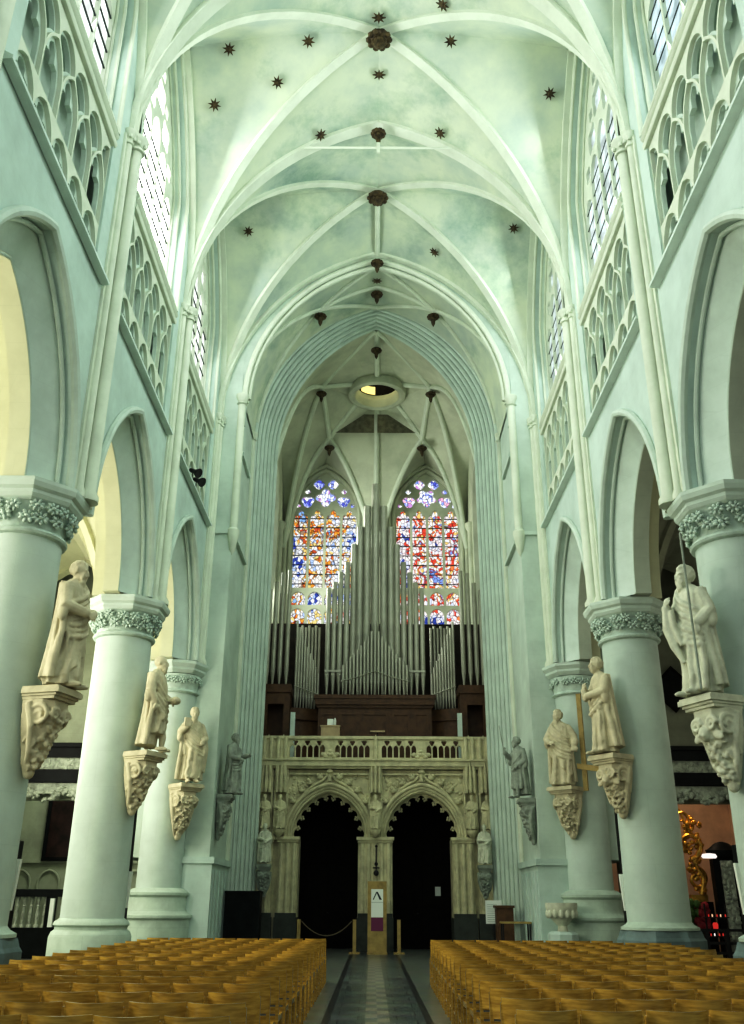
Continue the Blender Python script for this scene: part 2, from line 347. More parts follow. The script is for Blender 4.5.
def wprof(c, w, inset, z0, n=26):
    """clerestory opening: straight jambs of half width w, head following the wall rib at a distance"""
    r = lambda z: sqrt(max(0, 8.45**2-(z-16.4)**2))-5.40-inset
    zt = 16.4+sqrt(8.45**2-(5.40+inset)**2); out = []
    for i in range(n+1): z = z0+(zt-z0)*i/n; out.append((c-max(0, min(w, r(z))), z))
    return out+[(2*c-x, z) for x, z in reversed(out[:-1])]
def nave_wall(s, nm):
    P = lambda u, v, d: (s*(WX+d), u, v)
    root = struct(link('wall_'+nm, None), 'pale nave arcade wall with triforium and clerestory, %s side of the nave' % nm, 'wall')
    def holes_for(a_w, sill):
        H = []
        for k in range(4):
            c = YC[k]+BAY/2
            H.append(wprof(c, a_w, 2.45-a_w, sill))
        return H
    def arcade_outline(a, h, top):
        o = [(YC[0], ZA)]
        for k in range(4): o += parch(YC[k]+BAY/2, a, ZA, h)
        return o+[(YC[4], ZA), (YC[4], top), (YC[0], top)]
    # face plate: arcade, triforium openings and window openings
    tri = [[(YC[k]+BAY/2-2.15, ZL+.12), (YC[k]+BAY/2+2.15, ZL+.12), (YC[k]+BAY/2+2.15, ZT), (YC[k]+BAY/2-2.15, ZT)] for k in range(4)]
    MB().slab(arcade_outline(2.42, 3.5, 24.6), holes_for(2.32, ZS)+tri, 0, .26, P).build('wall_face', M['wall'], root)
    MB().slab(arcade_outline(2.36, 3.42, 12.0), [], .26, .55, P).build('arch_order', M['blueband'], root)
    m = MB()
    for k in range(4):
        A_ = parch(YC[k]+BAY/2, 2.38, ZA+.004, 3.45); B_ = parch(YC[k]+BAY/2, 1.94, ZA+.004, 2.91); n_ = len(A_)-1
        m.grid(lambda u, v: P(*[A_[round(u*n_)][q]*(1-v)+B_[round(u*n_)][q]*v for q in (0, 1)], .22+.38*v), n_, 2)
    m.build('arch_chamfer', M['blueband'], root)
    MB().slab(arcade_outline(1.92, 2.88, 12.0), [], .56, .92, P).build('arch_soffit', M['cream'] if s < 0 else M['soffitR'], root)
    MB().slab(arcade_outline(2.25, 3.28, 12.6), [], .92, 1.25, P).build('aisle_face', M['cream'], root)
    MB().slab([(YC[0], ZT), (YC[4], ZT), (YC[4], 24.6), (YC[0], 24.6)], holes_for(2.20, ZS-.25), .26, .52, P).build('window_splay', M['mould'], root)
    m = MB(); m.slab([(YC[0], 12.0), (YC[4], 12.0), (YC[4], ZT+.5), (YC[0], ZT+.5)], [], .62, .75, P); m.build('triforium_back', M['mould'], root)
    # arch mouldings
    m = MB(); N = (1, 0, 0)
    for k in range(4):
        c = YC[k]+BAY/2
        for a, h, d, r in ((2.46, 3.56, -.03, .085), (2.37, 3.44, .17, .045), (1.95, 2.92, .57, .03)):
            m.sweep([P(y, z, d) for y, z in parch(c, a, ZA+.01, h)], roll(r), N)
    m.build('arch_moulding', M['mould'], root)
    m = MB()
    for k in range(4):
        c = YC[k]+BAY/2
        for a, d, r in ((2.35, .03, .055), (2.24, .24, .05), (2.18, .38, .035)):
            m.sweep([P(y, z, d) for y, z in wprof(c, a, 2.45-a, ZS)], roll(r), N)
    m.build('window_moulding', M['rib'], root)
    # string course and sills
    for k in range(4):
        c = YC[k]+BAY/2; m = MB()
        m.sweep([P(c-2.56, ZL, 0), P(c+2.56, ZL, 0)], [(0,0)]*0 or [(-.16, .02), (.02, .02), (.02, -.02*s), (.0, -s*.17), (-.06, -s*.17)], N)
        m.build('string_course', M['blueband'], root, smooth=False)
        m = MB()
        prof = [(ZT-.02, .05), (ZT-.01, -.03), (ZT+.05, -.06), (ZT+.10, -.05), (ZT+.12, .0), (ZT+.17, .01), (ZT+.20, -.05), (ZT+.26, -.08), (ZT+.31, -.06), (ZT+.33, .02), (ZT+.37, .02), (ZT+.40, -.04), (ZT+.46, -.04), (ZT+.54, .28), (ZT+.2, .4)]
        vs = [P(c-2.2, z, d) for z, d in prof]+[P(c+2.2, z, d) for z, d in prof]; n = len(prof)
        m.add(vs, [tuple((i, (i+1) % n, n+(i+1) % n, n+i)) for i in range(n)]+[tuple(range(n)), tuple(range(2*n-1, n-1, -1))])
        m.build('window_sill', M['rib'], root)
    # triforium tracery
    for k in range(1, 4):
        c = YC[k]+BAY/2; cw = 4.3/5; lo, mid = ZL+.12, 13.38
        def cells(shr):
            H = []
            for j in range(5):
                x = c-2.15+cw*(j+.5); w = cw/2-.025-shr
                head = parch if shr == 0 else trefoil_head
                H.append([(x-w, lo+.05+shr)]+head(x, w, lo+.36, .52-shr)+[(x+w, lo+.05+shr)])
                H.append([(x-w, mid+.04)]+head(x, w, 14.05-shr*.5, .74-shr)+[(x+w, mid+.04)])
            for j in range(0, 6):
                b = c-2.15+cw*j; w = cw/2-.03-shr
                arcL = [(p, q) for p, q in parch(b-cw/2, cw/2+.0+shr, 14.05, .78+shr*1.5)]; arcR = [(p, q) for p, q in parch(b+cw/2, cw/2+.0+shr, 14.05, .78+shr*1.5)]
                nL = len(arcL); l = [q for q in arcL[nL//2+2:] if q[1] > 14.32]; r = [q for q in arcR[:nL//2-1] if q[1] > 14.32]
                hd = parch(b, w, 14.86, .46-shr)
                poly = hd+[(p-.03-shr*.2, q) for p, q in reversed(r)]+[(b, 14.28+shr)]+[(p+.03+shr*.2, q) for p, q in reversed(l)]
                if j == 0: poly = [(max(p, c-2.12), q) for p, q in poly]
                if j == 5: poly = [(min(p, c+2.12), q) for p, q in poly]
                cl = []
                for q in poly:
                    if not cl or (abs(q[0]-cl[-1][0])+abs(q[1]-cl[-1][1])) > 1e-4: cl.append(q)
                if j in (0, 5) :
                    xs = [q for q in cl]
                    cl = [q for i, q in enumerate(xs) if not (0 < i < len(xs)-1 and abs(xs[i-1][0]-q[0]) < 1e-6 and abs(xs[i+1][0]-q[0]) < 1e-6)]
                H.append(cl)
            return H
        o = [(c-2.15, lo), (c+2.15, lo), (c+2.15, ZT), (c-2.15, ZT)]
        MB().slab(o, cells(0), .05, .13, P).build('triforium_tracery', M['rib'], root)
        MB().slab(o, cells(.05), .13, .22, P).build('triforium_tracery', M['mould'], root)
    # vaulting shafts
    for k in range(1, 5):
        y = YC[k]; m = MB(); x = s*WX
        m.box(min(x-s*.05, x+s*.1), max(x-s*.05, x+s*.1), y-.42, y+(.42 if k < 4 else .02), ZA+.005, ZV-.1)
        top = ZV-.28
        ofs = ((0, -.16, .135), (-.24, -.06, .085), (.24, -.06, .085)) if k < 4 else ((-.05, -.10, .11), (-.24, -.06, .085))
        for dy, d, r in ofs:
            m.lathe([(r*1.5, ZA+.005), (r*1.5, ZA+.1), (r, ZA+.22), (r, top)], 10, (x+s*d, y+dy, 0))
        m.build('vaulting_shaft', M['rib'], root)
        m = MB()
        for dy, d, r in ofs:
            m.lathe([(r, top-.02), (r*1.35, top+.0), (r*1.35, top+.05), (r, top+.08), (r*1.15, top+.18), (r*1.75, top+.28), (r*1.75, top+.36), (r*1.2, top+.40)], 12, (x+s*d, y+dy, 0))
            for j in range(6):
                a = 2*pi*j/6; m.ell((x+s*d+r*1.35*cos(a), y+dy+r*1.35*sin(a), top+.17), (.045, .045, .06), 6, 4)
        m.build('shaft_capital', M['rib'], root)
    return root
for s, nm in SIDES: nave_wall(s, nm)

# clerestory windows: stone lights, iron bars and glass
GL = {(-1,1): clear_glass('window_daylight', (.93, 1, .96), 1.5), (-1,2): clear_glass('window_daylight', (1, 1, .95), 5.5), (-1,3): clear_glass('window_daylight', (.95, 1, .95), 1.5),
      (1,1): clear_glass('window_daylight', (.66, .86, .88), 1.05), (1,2): clear_glass('window_daylight', (.80, .95, .93), 1.05), (1,3): clear_glass('window_daylight', (.78, .93, .88), .85)}
def clerestory(s, k, num):
    P = lambda u, v, d: (s*(WX+d), u, v); c = YC[k]+BAY/2; a = 2.06
    root = struct(link('window_%d' % num, None), 'tall traceried clerestory window high in the %s wall' % ('left' if s < 0 else 'right'), 'window')
    a = 2.18; lw = 2*a/5; H = []
    for j in range(5):
        x = c-a+lw*(j+.5); w = lw/2-.04; sp = 19.75 if j == 2 else 19.4 if j in (1, 3) else 18.65
        H.append([(x-w, ZS-.1)]+parch(x, w, sp, .58, 6)+[(x+w, ZS-.1)])
    def circ(x, z, r, n=14): return [(x+r*cos(2*pi*i/n)*(1-.18*cos(4*2*pi*i/n)), z+r*sin(2*pi*i/n)*(1-.18*cos(4*2*pi*i/n))) for i in range(n)]
    H += [circ(c-.78, 20.50, .38), circ(c+.78, 20.50, .38), circ(c, 21.15, .42), circ(c-.62, 21.18, .18), circ(c+.62, 21.18, .18), circ(c, 21.88, .20), circ(c-1.45, 19.85, .22), circ(c+1.45, 19.85, .22)]
    out = wprof(c, a+.05, .22, ZS-.3)
    MB().slab(out, H, .41, .50, P).build('window_tracery', M['rib'], root)
    m = MB()
    for i in range(8):
        z = ZS+.25+i*.46
        for j in range(5):
            x = c-a+lw*(j+.5); w = lw/2-.03
            if j in (0, 4) and z > 19: continue
            m.tube([P(x-w, z, .45), P(x+w, z, .45)], .024 if s < 0 else .016, 5)
    m.build('iron_bar', M['lead'], root)
    MB().slab(out, [], .50, .515, P).build('window_pane', GL[(s, k)], root, smooth=False)
n = 1
for s, nm in SIDES:
    for k in (1, 2, 3): clerestory(s, k, n); n += 1
# ------------------------------------------------------------------ vaults
def arc2(p0, p1, apex_z, n=18):
    """half of a pointed arch from springing p0 up to p1=(x,y) at height apex_z"""
    a = sqrt((p1[0]-p0[0])**2+(p1[1]-p0[1])**2); h = apex_z-p0[2]
    Rr = (a*a+h*h)/(2*a); th = acos(max(-1, min(1, (Rr-a)/Rr))); out = []
    for i in range(n+1):
        t = th*i/n; u = (Rr-Rr*cos(t))/a
        out.append((p0[0]+(p1[0]-p0[0])*u, p0[1]+(p1[1]-p0[1])*u, p0[2]+Rr*sin(t)))
    return out
def rib_profile(w, d):
    return [(-.05, -w/2), (d*.35, -w/2), (d*.55, -w*.30), (d*.75, -w*.34), (d, -w*.16), (d, w*.16), (d*.75, w*.34), (d*.55, w*.30), (d*.35, w/2), (-.05, w/2)]
def rib_along(m, pts, w, d):
    """rib under a vault along pts (vertical plane); d hangs towards the inside"""
    P = [Vector(p) for p in pts]; h = Vector((P[-1].x-P[0].x, P[-1].y-P[0].y, 0)).normalized(); N = Vector((0,0,1)).cross(h)
    m.sweep(pts, [(a, b) for a, b in rib_profile(w, d)], N)
def vault_bay(x0, x1, y0, y1, zs, zt, zb, zw, mv, parent, mr, ribs=True, rw=.30, first=True, last=True, deep=.26):
    cx, cy = (x0+x1)/2, (y0+y1)/2; cells = MB(); n = 18
    cor = [(x0, y0), (x1, y0), (x1, y1), (x0, y1)]
    D = [arc2((x, y, zs), (cx, cy), zb, n) for x, y in cor]
    T = [arc2((x, y, zs), (cx, y), zt, n) for x, y in cor]
    W = [arc2((x, y, zs), (x, cy), zw, n) for x, y in cor]
    for i in range(4):
        for A, B in ((D[i], T[i]), (D[i], W[i])):
            q = 5
            def fn(u, v, A=A, B=B):
                k = v*n; i0 = min(n-1, int(k)); f = k-i0
                a = Vector(A[i0]).lerp(Vector(A[i0+1]), f); b = Vector(B[i0]).lerp(Vector(B[i0+1]), f)
                p = a.lerp(b, u); p.z += .16*4*u*(1-u)*v; return p
            cells.grid(fn, q, n)
    out = cells
    if ribs:
        for d in D:
            m = MB(); rib_along(m, d, rw*.85, deep); m.build('diagonal_rib', mr, parent)
        for yy, use in ((0, first), (2, last)):
            if use:
                for i in ((0, 1) if yy == 0 else (2, 3)):
                    m = MB(); rib_along(m, T[i], rw*1.25, deep*1.2); m.build('transverse_rib', mr, parent)
        for w in W:
            m = MB(); rib_along(m, w, rw*.9, deep*.7); m.build('wall_rib', mr, parent)
    return out
ceil = struct(link('ceiling', None), 'pale painted rib vault over the nave', 'vault')
cells = MB()
for k in range(4):
    c = vault_bay(-WX+.05, WX-.05, YC[k], YC[k+1], ZV, ZTOP, ZB, 22.9, M['vault'], ceil, M['rib'], first=(k == 0))
    cells.add(c.v, c.f)
m = MB(); m.tube([(0, 24, ZB-.05), (0, 25.5, ZB-.1), (0, 26.95, ZTOP-.02)], .09, 8); m.build('ridge_rib', M['rib'], ceil)
cells.build('vault_web', M['vault'], ceil, ang=1.2)

def aisle(s, nm):
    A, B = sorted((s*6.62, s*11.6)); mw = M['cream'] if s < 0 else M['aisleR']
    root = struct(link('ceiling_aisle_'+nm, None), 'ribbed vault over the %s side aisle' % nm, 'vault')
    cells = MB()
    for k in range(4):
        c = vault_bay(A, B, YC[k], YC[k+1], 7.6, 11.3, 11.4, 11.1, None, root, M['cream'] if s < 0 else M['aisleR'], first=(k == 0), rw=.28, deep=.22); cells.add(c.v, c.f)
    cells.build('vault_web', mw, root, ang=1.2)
    # outer wall with shafts and round-headed glass
    w = struct(link('wall_aisle_'+nm, None), 'outer wall of the %s side aisle' % nm, 'wall')
    P = lambda u, v, d: (s*(11.6+d), u, v)
    H = [[(YC[k]+BAY/2-1.3, 4.2)]+parch(YC[k]+BAY/2, 1.3, 7.6, 2.2)+[(YC[k]+BAY/2+1.3, 4.2)] for k in range(4)]
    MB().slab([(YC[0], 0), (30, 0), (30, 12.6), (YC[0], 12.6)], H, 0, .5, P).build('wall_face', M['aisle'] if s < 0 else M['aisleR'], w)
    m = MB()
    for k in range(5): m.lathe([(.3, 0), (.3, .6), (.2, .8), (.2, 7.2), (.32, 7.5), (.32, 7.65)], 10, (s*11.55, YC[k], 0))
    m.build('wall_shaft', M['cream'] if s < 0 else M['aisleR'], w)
    m = MB()
    for k in range(4):
        MB().slab(H[k], [], .40, .42, P).build('aisle_window_pane', GLA[s], w, smooth=False)
    MB().box(min(s*6.4, s*12.1), max(s*6.4, s*12.1), YC[0], 29.2, 12.6, 12.8).build('aisle_roof', M['aisle'], w)
GLA = {-1: clear_glass('aisle_daylight', (1, 1, .86), 1.6), 1: clear_glass('aisle_daylight', (1, .95, .8), .35)}
for s, nm in SIDES: aisle(s, nm)

# ------------------------------------------------------------------ columns
def oct_prof(m, prof, c): m.lathe([(r/cos(pi/8), z) for r, z in prof], 8, c, pi/8)
def leaf_ring(m, c, r, z, n, size, seed):
    """a ring of crinkled leaf clusters: each a fan of small lobes around a boss"""
    rnd = random.Random(seed)
    for j in range(n):
        a = 2*pi*j/n+rnd.uniform(-.07, .07); tilt = rnd.uniform(-.5, .5); zc = z+rnd.uniform(-.03, .03)
        for q in range(9):
            th = 2*pi*q/8+tilt; k = size*(.72 if q < 8 else 0); da = k*cos(th)/r; dz = k*sin(th)*.8
            rr = r+(.05 if q == 8 else .015+.02*(q % 2)); b = a+da
            rot = Matrix.Rotation(b, 3, 'Z') @ Matrix.Rotation(th, 3, 'X')
            m.ell((c[0]+rr*cos(b), c[1]+rr*sin(b), zc+dz), (size*.30, size*.42, size*.24), 6, 4, rot)
def column(x, y, label, base, seed):
    t = thing('column', label, 'column', (x, y, 0)); c = (0, 0, 0)
    m = MB(); zt = 1.15
    m.lathe([(.655, zt-.02)]+[(.655-.02*(z-zt)/6, z) for z in [zt+i*.5 for i in range(13)] if z < 7.1]+[(.635, 7.12)], 40, c); m.build('shaft', M['col'], t)
    m = MB(); m.lathe([(.63, 7.08), (.70, 7.11), (.72, 7.15), (.70, 7.19), (.64, 7.22), (.66, 7.40), (.74, 7.62), (.78, 7.66)], 32, c); cp = m.build('capital', M['cap'], t)
    m = MB(); leaf_ring(m, c, .71, 7.38, 15, .13, seed); leaf_ring(m, c, .78, 7.54, 17, .12, seed+1); m.build('carved_leaves', M['cap'], cp, ang=2)
    m = MB(); oct_prof(m, [(.74, 7.64), (.80, 7.68), (.84, 7.74), (.84, 7.80), (.90, 7.84), (.93, 7.92), (.93, 7.985)], c); m.build('abacus', M['mould'], t, smooth=False)
    m = MB()
    if base == 'round':
        m.lathe([(.84, 0), (.84, .80), (.80, .90), (.74, .94), (.74, .99), (.78, 1.03), (.76, 1.09), (.68, 1.14), (.64, 1.16)], 36, c); m.build('base', M['base'], t)
    else:
        m.lathe([(.70, .98), (.80, .99), (.80, 1.04), (.70, 1.09), (.64, 1.16)], 36, c); b = m.build('base', M['base'], t)
        m = MB(); oct_prof(m, [(.84, 0), (.84, .80), (.80, .86), (.76, .98)], c); m.build('plinth', M['plinth'], b, smooth=False)
    return t
COLS = [(-1, 2, 'massive round stone column at the edge of the picture, behind the bearded cloaked statue looking across the nave', 'plinth'),
        (-1, 3, 'round pale column carrying the bare-headed statue, with a plain round base behind the chairs', 'round'),
        (1, 2, 'massive round stone column behind the curly-haired statue holding a long staff', 'plinth'),
        (1, 3, 'round pale column on a dark grey plinth, carrying the statue clutching a cloak', 'plinth'),
        (-1, 1, 'round stone column standing nearest, outside the edge of the picture', 'plinth'), (1, 1, 'round stone column standing nearest on the chapel side', 'plinth')]
for i, (s, k, lab, b) in enumerate(COLS): column(s*(CX1 if k == 2 else CX), Y1C if k == 2 else YC[k], lab, b, 20+3*i)
# half columns engaged in the tower piers
for s, nm in SIDES:
    t = thing('engaged_column', ('half round column engaged in the tower pier with a stepped base, behind the statue with %s' % ('one bare leg' if s < 0 else 'a wooden cross')), 'column', (s*5.93, 27.04, 0))
    A = pi; ph = pi; c = (0, 0, 0)
    m = MB(); m.lathe([(.62, 1.80), (.60, 7.12)], 20, c, ph, arc=A); m.build('shaft', M['col'], t)
    m = MB(); m.lathe([(.62, 7.08), (.69, 7.12), (.62, 7.2), (.72, 7.62)], 20, c, ph, arc=A); cp = m.build('capital', M['cap'], t)
    m = MB(); leaf_ring(m, c, .69, 7.45, 17, .12, 90)
    m.v = [(x, min(y, -.01), z) for x, y, z in m.v]; m.build('carved_leaves', M['cap'], cp, ang=2)
    m = MB(); m.lathe([(.74, 7.64), (.84, 7.74), (.84, 7.80), (.93, 7.90), (.93, 7.985)], 4, c, pi+pi/8*0, arc=A); m.build('abacus', M['mould'], t, smooth=False)
    m = MB(); m.lathe([(.93, 0), (.93, 1.02), (.99, 1.08), (.99, 1.14), (.84, 1.22), (.80, 1.30), (.80, 1.58), (.86, 1.64), (.86, 1.70), (.70, 1.80), (.60, 1.82)], 20, c, ph, arc=A); m.build('base', M['base'], t)

# ------------------------------------------------------------------ tower piers and arch
PX = 4.6                                    # inner face of the piers
for s, nm in SIDES:
    root = struct(link('wall_pier_'+nm, None), '%s tower pier with clustered mouldings' % nm, 'wall')
    a, b = sorted((s*PX, s*7.2))
    MB().box(a, b, 27.06, 32.0, 2.6, 26).build('pier_core', M['tower'], root, smooth=False)
    # base with fluted panel on the inner side
    m = MB(); a, b = sorted((s*(PX-.10), s*5.35)); m.box(a, b, 26.98, 30.2, 0, 2.45); m.box(*sorted((s*(PX-.16), s*5.35)), 26.92, 30.25, 2.45, 2.62)
    for j in range(5): m.box(*sorted((s*(PX-.13), s*PX)), 27.15+j*.6, 27.37+j*.6, .45, 2.3)
    m.build('pier_base', M['wall'], root, smooth=False)
    # string courses on the pier
    m = MB(); m.box(*sorted((s*(PX-.06), s*5.4)), 26.98, 29.9, ZL-.06, ZL+.06, lambda x, y, z: (x, y, z)); m.box(*sorted((s*(PX-.12), s*PX)), 27.6, 29.8, ZL-.12, ZL); m.box(*sorted((s*(PX-.10), s*PX)), 27.7, 29.5, 15.4, 15.55); m.build('string_course', M['mould'], root, smooth=False)
    # shaft on a corbel carrying the inner arch
    m = MB(); x = s*(PX-.02)
    m.lathe([(.02, 11.6), (.10, 11.75), (.16, 12.1), (.20, 12.3), (.20, 12.42), (.13, 12.5), (.13, 17.0), (.19, 17.05), (.13, 17.1), (.22, 17.3), (.22, 17.4)], 12, (x, 27.1, 0)); m.build('corbelled_shaft', M['rib'], root)
    m = MB(); x = s*(PX-.03)
    m.lathe([(.09, 2.6), (.09, 17.2), (.15, 17.25), (.09, 17.3), (.16, 17.45), (.16, 17.55)], 10, (x, 30.1, 0)); m.build('angle_shaft', M['rib'], root)

# arch wall where the nave meets the tower
AC = 17.3
w = struct(link('wall_tower_arch', None), 'moulded arch wall between the nave and the tower', 'wall')
Q = lambda u, v, d: (u, d, v)
MB().slab([(-7, 16.4)]+[(-PX+.12, 16.4)]+parch(0, PX-.12, AC, 5.75, 20)+[(PX-.12, 16.4), (7, 16.4), (7, 26), (-7, 26)], [], 27.08, 27.5, Q).build('arch_face', M['tower'], w)
m = MB()
for a, h, d, r in ((PX-.10, 5.78, 27.06, .10), (PX-.22, 5.62, 27.2, .08), (PX-.10, 5.78, 27.45, .09)):
    m.sweep([Q(u, v, d) for u, v in parch(0, a, AC, h, 22)], roll(r), (0, 1, 0))
m.build('arch_moulding', M['rib'], w)
# short ribbed bay behind it
bay = MB()
def barrel(u, v):
    a = PX-.05; h = 5.9+.15*v; pts = parch(0, a, AC, h, 20); k = u*(len(pts)-1); i0 = min(len(pts)-2, int(k)); f = k-i0
    return (pts[i0][0]*(1-f)+pts[i0+1][0]*f, 27.3+3.0*v, pts[i0][1]*(1-f)+pts[i0+1][1]*f)
bay.grid(barrel, 40, 4); cb = struct(link('ceiling_tower_bay', None), 'short ribbed vault bay in front of the tower arch', 'vault'); bay.build('vault_web', M['vault'], cb, ang=1.2)
def surf(x, y):
    a = PX-.05; v = (y-27.3)/3.0; h = 5.9+.15*v; Rr = (a*a+h*h)/(2*a); xx = -abs(x); return (x, y, AC+sqrt(max(0, Rr**2-(xx-(-a+Rr))**2))-.04)
def surf_line(m, p0, p1, r, n=12):
    m.tube([surf(p0[0]+(p1[0]-p0[0])*i/n, p0[1]+(p1[1]-p0[1])*i/n) for i in range(n+1)], r, 8)
for p0, p1 in (((0, 27.5), (-2.13, 28.8)), ((0, 27.5), (2.13, 28.8)), ((-2.13, 28.8), (-4.5, 30.2)), ((2.13, 28.8), (4.5, 30.2)), ((-2.13, 28.8), (-4.5, 27.4)), ((2.13, 28.8), (4.5, 27.4)), ((-2.13, 28.8), (2.13, 28.8)), ((-2.13, 28.8), (0, 30.25)), ((2.13, 28.8), (0, 30.25))):
    m = MB(); surf_line(m, p0, p1, .085); m.build('lozenge_rib', M['rib'], cb)
# stepped orders of the tower arch
orders = MB(); rolls = MB()
NO = 7
for i in range(NO):
    y0 = 30.25+i*.235; hs = PX-.04-i*.105; h = 6.15-.02*i; o = [(-7, 0), (-hs, 0)]+parch(0, hs, AC+.05, h, 22)+[(hs, 0), (7, 0), (7, 26), (-7, 26)]
    orders.slab(o, [], y0, y0+.235, Q)
    p = [Q(-hs+.02, .9, y0)]+[Q(u, v, y0) for u, v in parch(0, hs-.02, AC+.05, h-.02, 22)]+[Q(hs-.02, .9, y0)]
    rolls.sweep(p, roll(.095), (0, 1, 0))
orders.build('arch_orders', M['mould'], w); rolls.build('arch_rolls', M['mould'], w)

# ------------------------------------------------------------------ inside the tower
TW, TY = 4.35, 40.0
t = struct(link('wall_tower', None), 'inner walls of the tower around the organ', 'wall')
wins = [(-2.39, 1.54), (2.47, 1.52)]
H = [[(c-a, 13.0)]+parch(c, a, 18.3, 2.4, 16)+[(c+a, 13.0)] for c, a in wins]
MB().slab([(-TW-.3, 0), (TW+.3, 0), (TW+.3, 26), (-TW-.3, 26)], H, TY, TY+.5, Q).build('west_wall', M['towerin'], t)
m = MB()
for c, a in wins:
    for g, d, r in ((.10, TY-.02, .09), (.30, TY-.10, .10), (.5, TY-.05, .08)):
        m.sweep([Q(c-a-g, 13, d)]+[Q(u, v, d) for u, v in parch(c, a+g, 18.3, 2.4+g*1.0, 16)]+[Q(c+a+g, 13, d)], roll(r), (0, 1, 0))
m.build('window_arch_moulding', M['towerin'], t)
for s in (-1, 1):
    PP = lambda u, v, d: (s*(TW+d), u, v)
    Hs = [[(34.6, 12.2)]+parch(36.1, 1.5, 17.2, 2.3)+[(37.6, 12.2)]]
    MB().slab([(31.9, 0), (TY+.3, 0), (TY+.3, 26), (31.9, 26)], Hs, 0, .45, PP).build('side_wall', M['towerin'], t)
    g = struct(link('window_%d' % (7 if s < 0 else 8), None), 'tall clear window in the %s side wall of the tower, seen edge on' % ('left' if s < 0 else 'right'), 'window')
    MB().slab(Hs[0], [], .35, .37, PP).build('window_pane', clear_glass('side_daylight', (.85, .92, .86), 1.0 if s < 0 else .5), g, smooth=False)
    m = MB()
    for j in range(4): m.box(*sorted((s*(TW+.2), s*(TW+.34))), 34.6+j, 34.72+j, 12.2, 18.9)
    for j in range(6): m.box(*sorted((s*(TW+.2), s*(TW+.34))), 34.6, 37.6, 12.6+j, 12.68+j)
    m.build('window_frame', M['white'], g, smooth=False)
    m = MB(); m.lathe([(.14, 6), (.14, 16.9), (.24, 17.1), (.24, 17.3)], 10, (s*(TW-.05), 38.2, 0)); m.lathe([(.14, 6), (.14, 16.9), (.24, 17.1), (.24, 17.3)], 10, (s*(TW-.05), 33.0, 0)); m.build('wall_shaft', M['towerin'], t)
# stained glass windows
pal_l = [(0, (.06, .10, .45)), (.12, (.45, .60, .95)), (.22, (.9, .93, 1)), (.36, (1, .98, .92)), (.47, (.75, .80, .95)), (.53, (.95, .75, .30)), (.60, (.90, .38, .06)), (.68, (.62, .12, .05)), (.74, (.9, .9, .85)), (.82, (.40, .28, .20)), (.90, (.30, .50, .85))]
pal_r = [(0, (.06, .10, .42)), (.12, (.75, .80, 1)), (.24, (1, .95, .95)), (.40, (.95, .82, .85)), (.48, (.80, .10, .06)), (.57, (.92, .28, .10)), (.63, (1, 1, .97)), (.73, (.92, .65, .22)), (.80, (.9, .93, 1)), (.87, (.45, .12, .16)), (.93, (.28, .40, .85))]
pal_t = [(0, (.10, .12, .55)), (.22, (.32, .38, .9)), (.40, (.8, .86, 1)), (.50, (1, 1, 1)), (.62, (.55, .28, .62)), (.70, (.85, .45, .6)), (.78, (.25, .35, .8)), (.9, (1, .95, .85))]
for wi, (c, a) in enumerate(wins):
    g = struct(link('window_%d' % (9+wi), None), ('stained glass window behind the organ, the one with a blue figure panel' if wi == 0 else 'stained glass window behind the organ with red figures and a pale star in its tracery'), 'window')
    lw = 2*a/4; Hh = []
    for j in range(4):
        x = c-a+lw*(j+.5); wd = lw/2-.055
        Hh.append([(x-wd, 14.85)]+trefoil_head(x, wd, 18.24, .54)+[(x+wd, 14.85)])
        Hh.append([(x-wd, 14.02)]+parch(x, wd, 14.3, .36, 6)+[(x+wd, 14.02)])
        Hh.append([(x-wd, 13.1)]+parch(x, wd, 13.5, .36, 6)+[(x+wd, 13.1)])
    def foil(x, z, r, k, n=30, dep=.30, ph=0): return [(x+r*(1-dep+dep*abs(cos(k*(2*pi*i/n+ph)/2)))*cos(2*pi*i/n), z+r*(1-dep+dep*abs(cos(k*(2*pi*i/n+ph)/2)))*sin(2*pi*i/n)) for i in range(n)]
    Hh += [foil(c, 19.42, .50, 5 if wi else 4, dep=.40, ph=pi/2), foil(c-.86, 19.22, .33, 3, ph=pi/2), foil(c+.86, 19.22, .33, 3, ph=pi/2),
           foil(c-.34, 20.12, .27, 4, dep=.15), foil(c+.34, 20.12, .27, 4, dep=.15), foil(c-.88, 19.74, .14, 4, dep=.15), foil(c+.88, 19.74, .14, 4, dep=.15), foil(c-1.30, 19.00, .12, 3), foil(c+1.30, 19.00, .12, 3)]
    MB().slab([(c-a-.02, 13)]+parch(c, a+.02, 18.3, 2.42, 16)+[(c+a+.02, 13)], Hh, TY+.15, TY+.3, Q).build('window_tracery', M['towerin'], g)
    m = MB()
    for j in range(8): m.box(c-a+.05, c+a-.05, TY+.24, TY+.29, 15.05+j*.47, 15.085+j*.47)
    m.build('iron_bar', M['lead'], g, smooth=False)
    MB().slab([(c-a, 13), (c+a, 13), (c+a, 18.86), (c-a, 18.86)], [], TY+.31, TY+.325, Q).build('window_pane', stained('stained_glass_figures', 1.05, pal_l if wi == 0 else pal_r, 7.0), g, smooth=False)
    MB().slab([(c-1.48, 18.86)]+[(u, v) for u, v in parch(c, a, 18.3, 2.4, 16) if v > 18.87]+[(c+1.48, 18.86)], [], TY+.31, TY+.325, Q).build('tracery_glass', stained('stained_glass_tracery', 1.3, pal_t, 7), g, smooth=False)
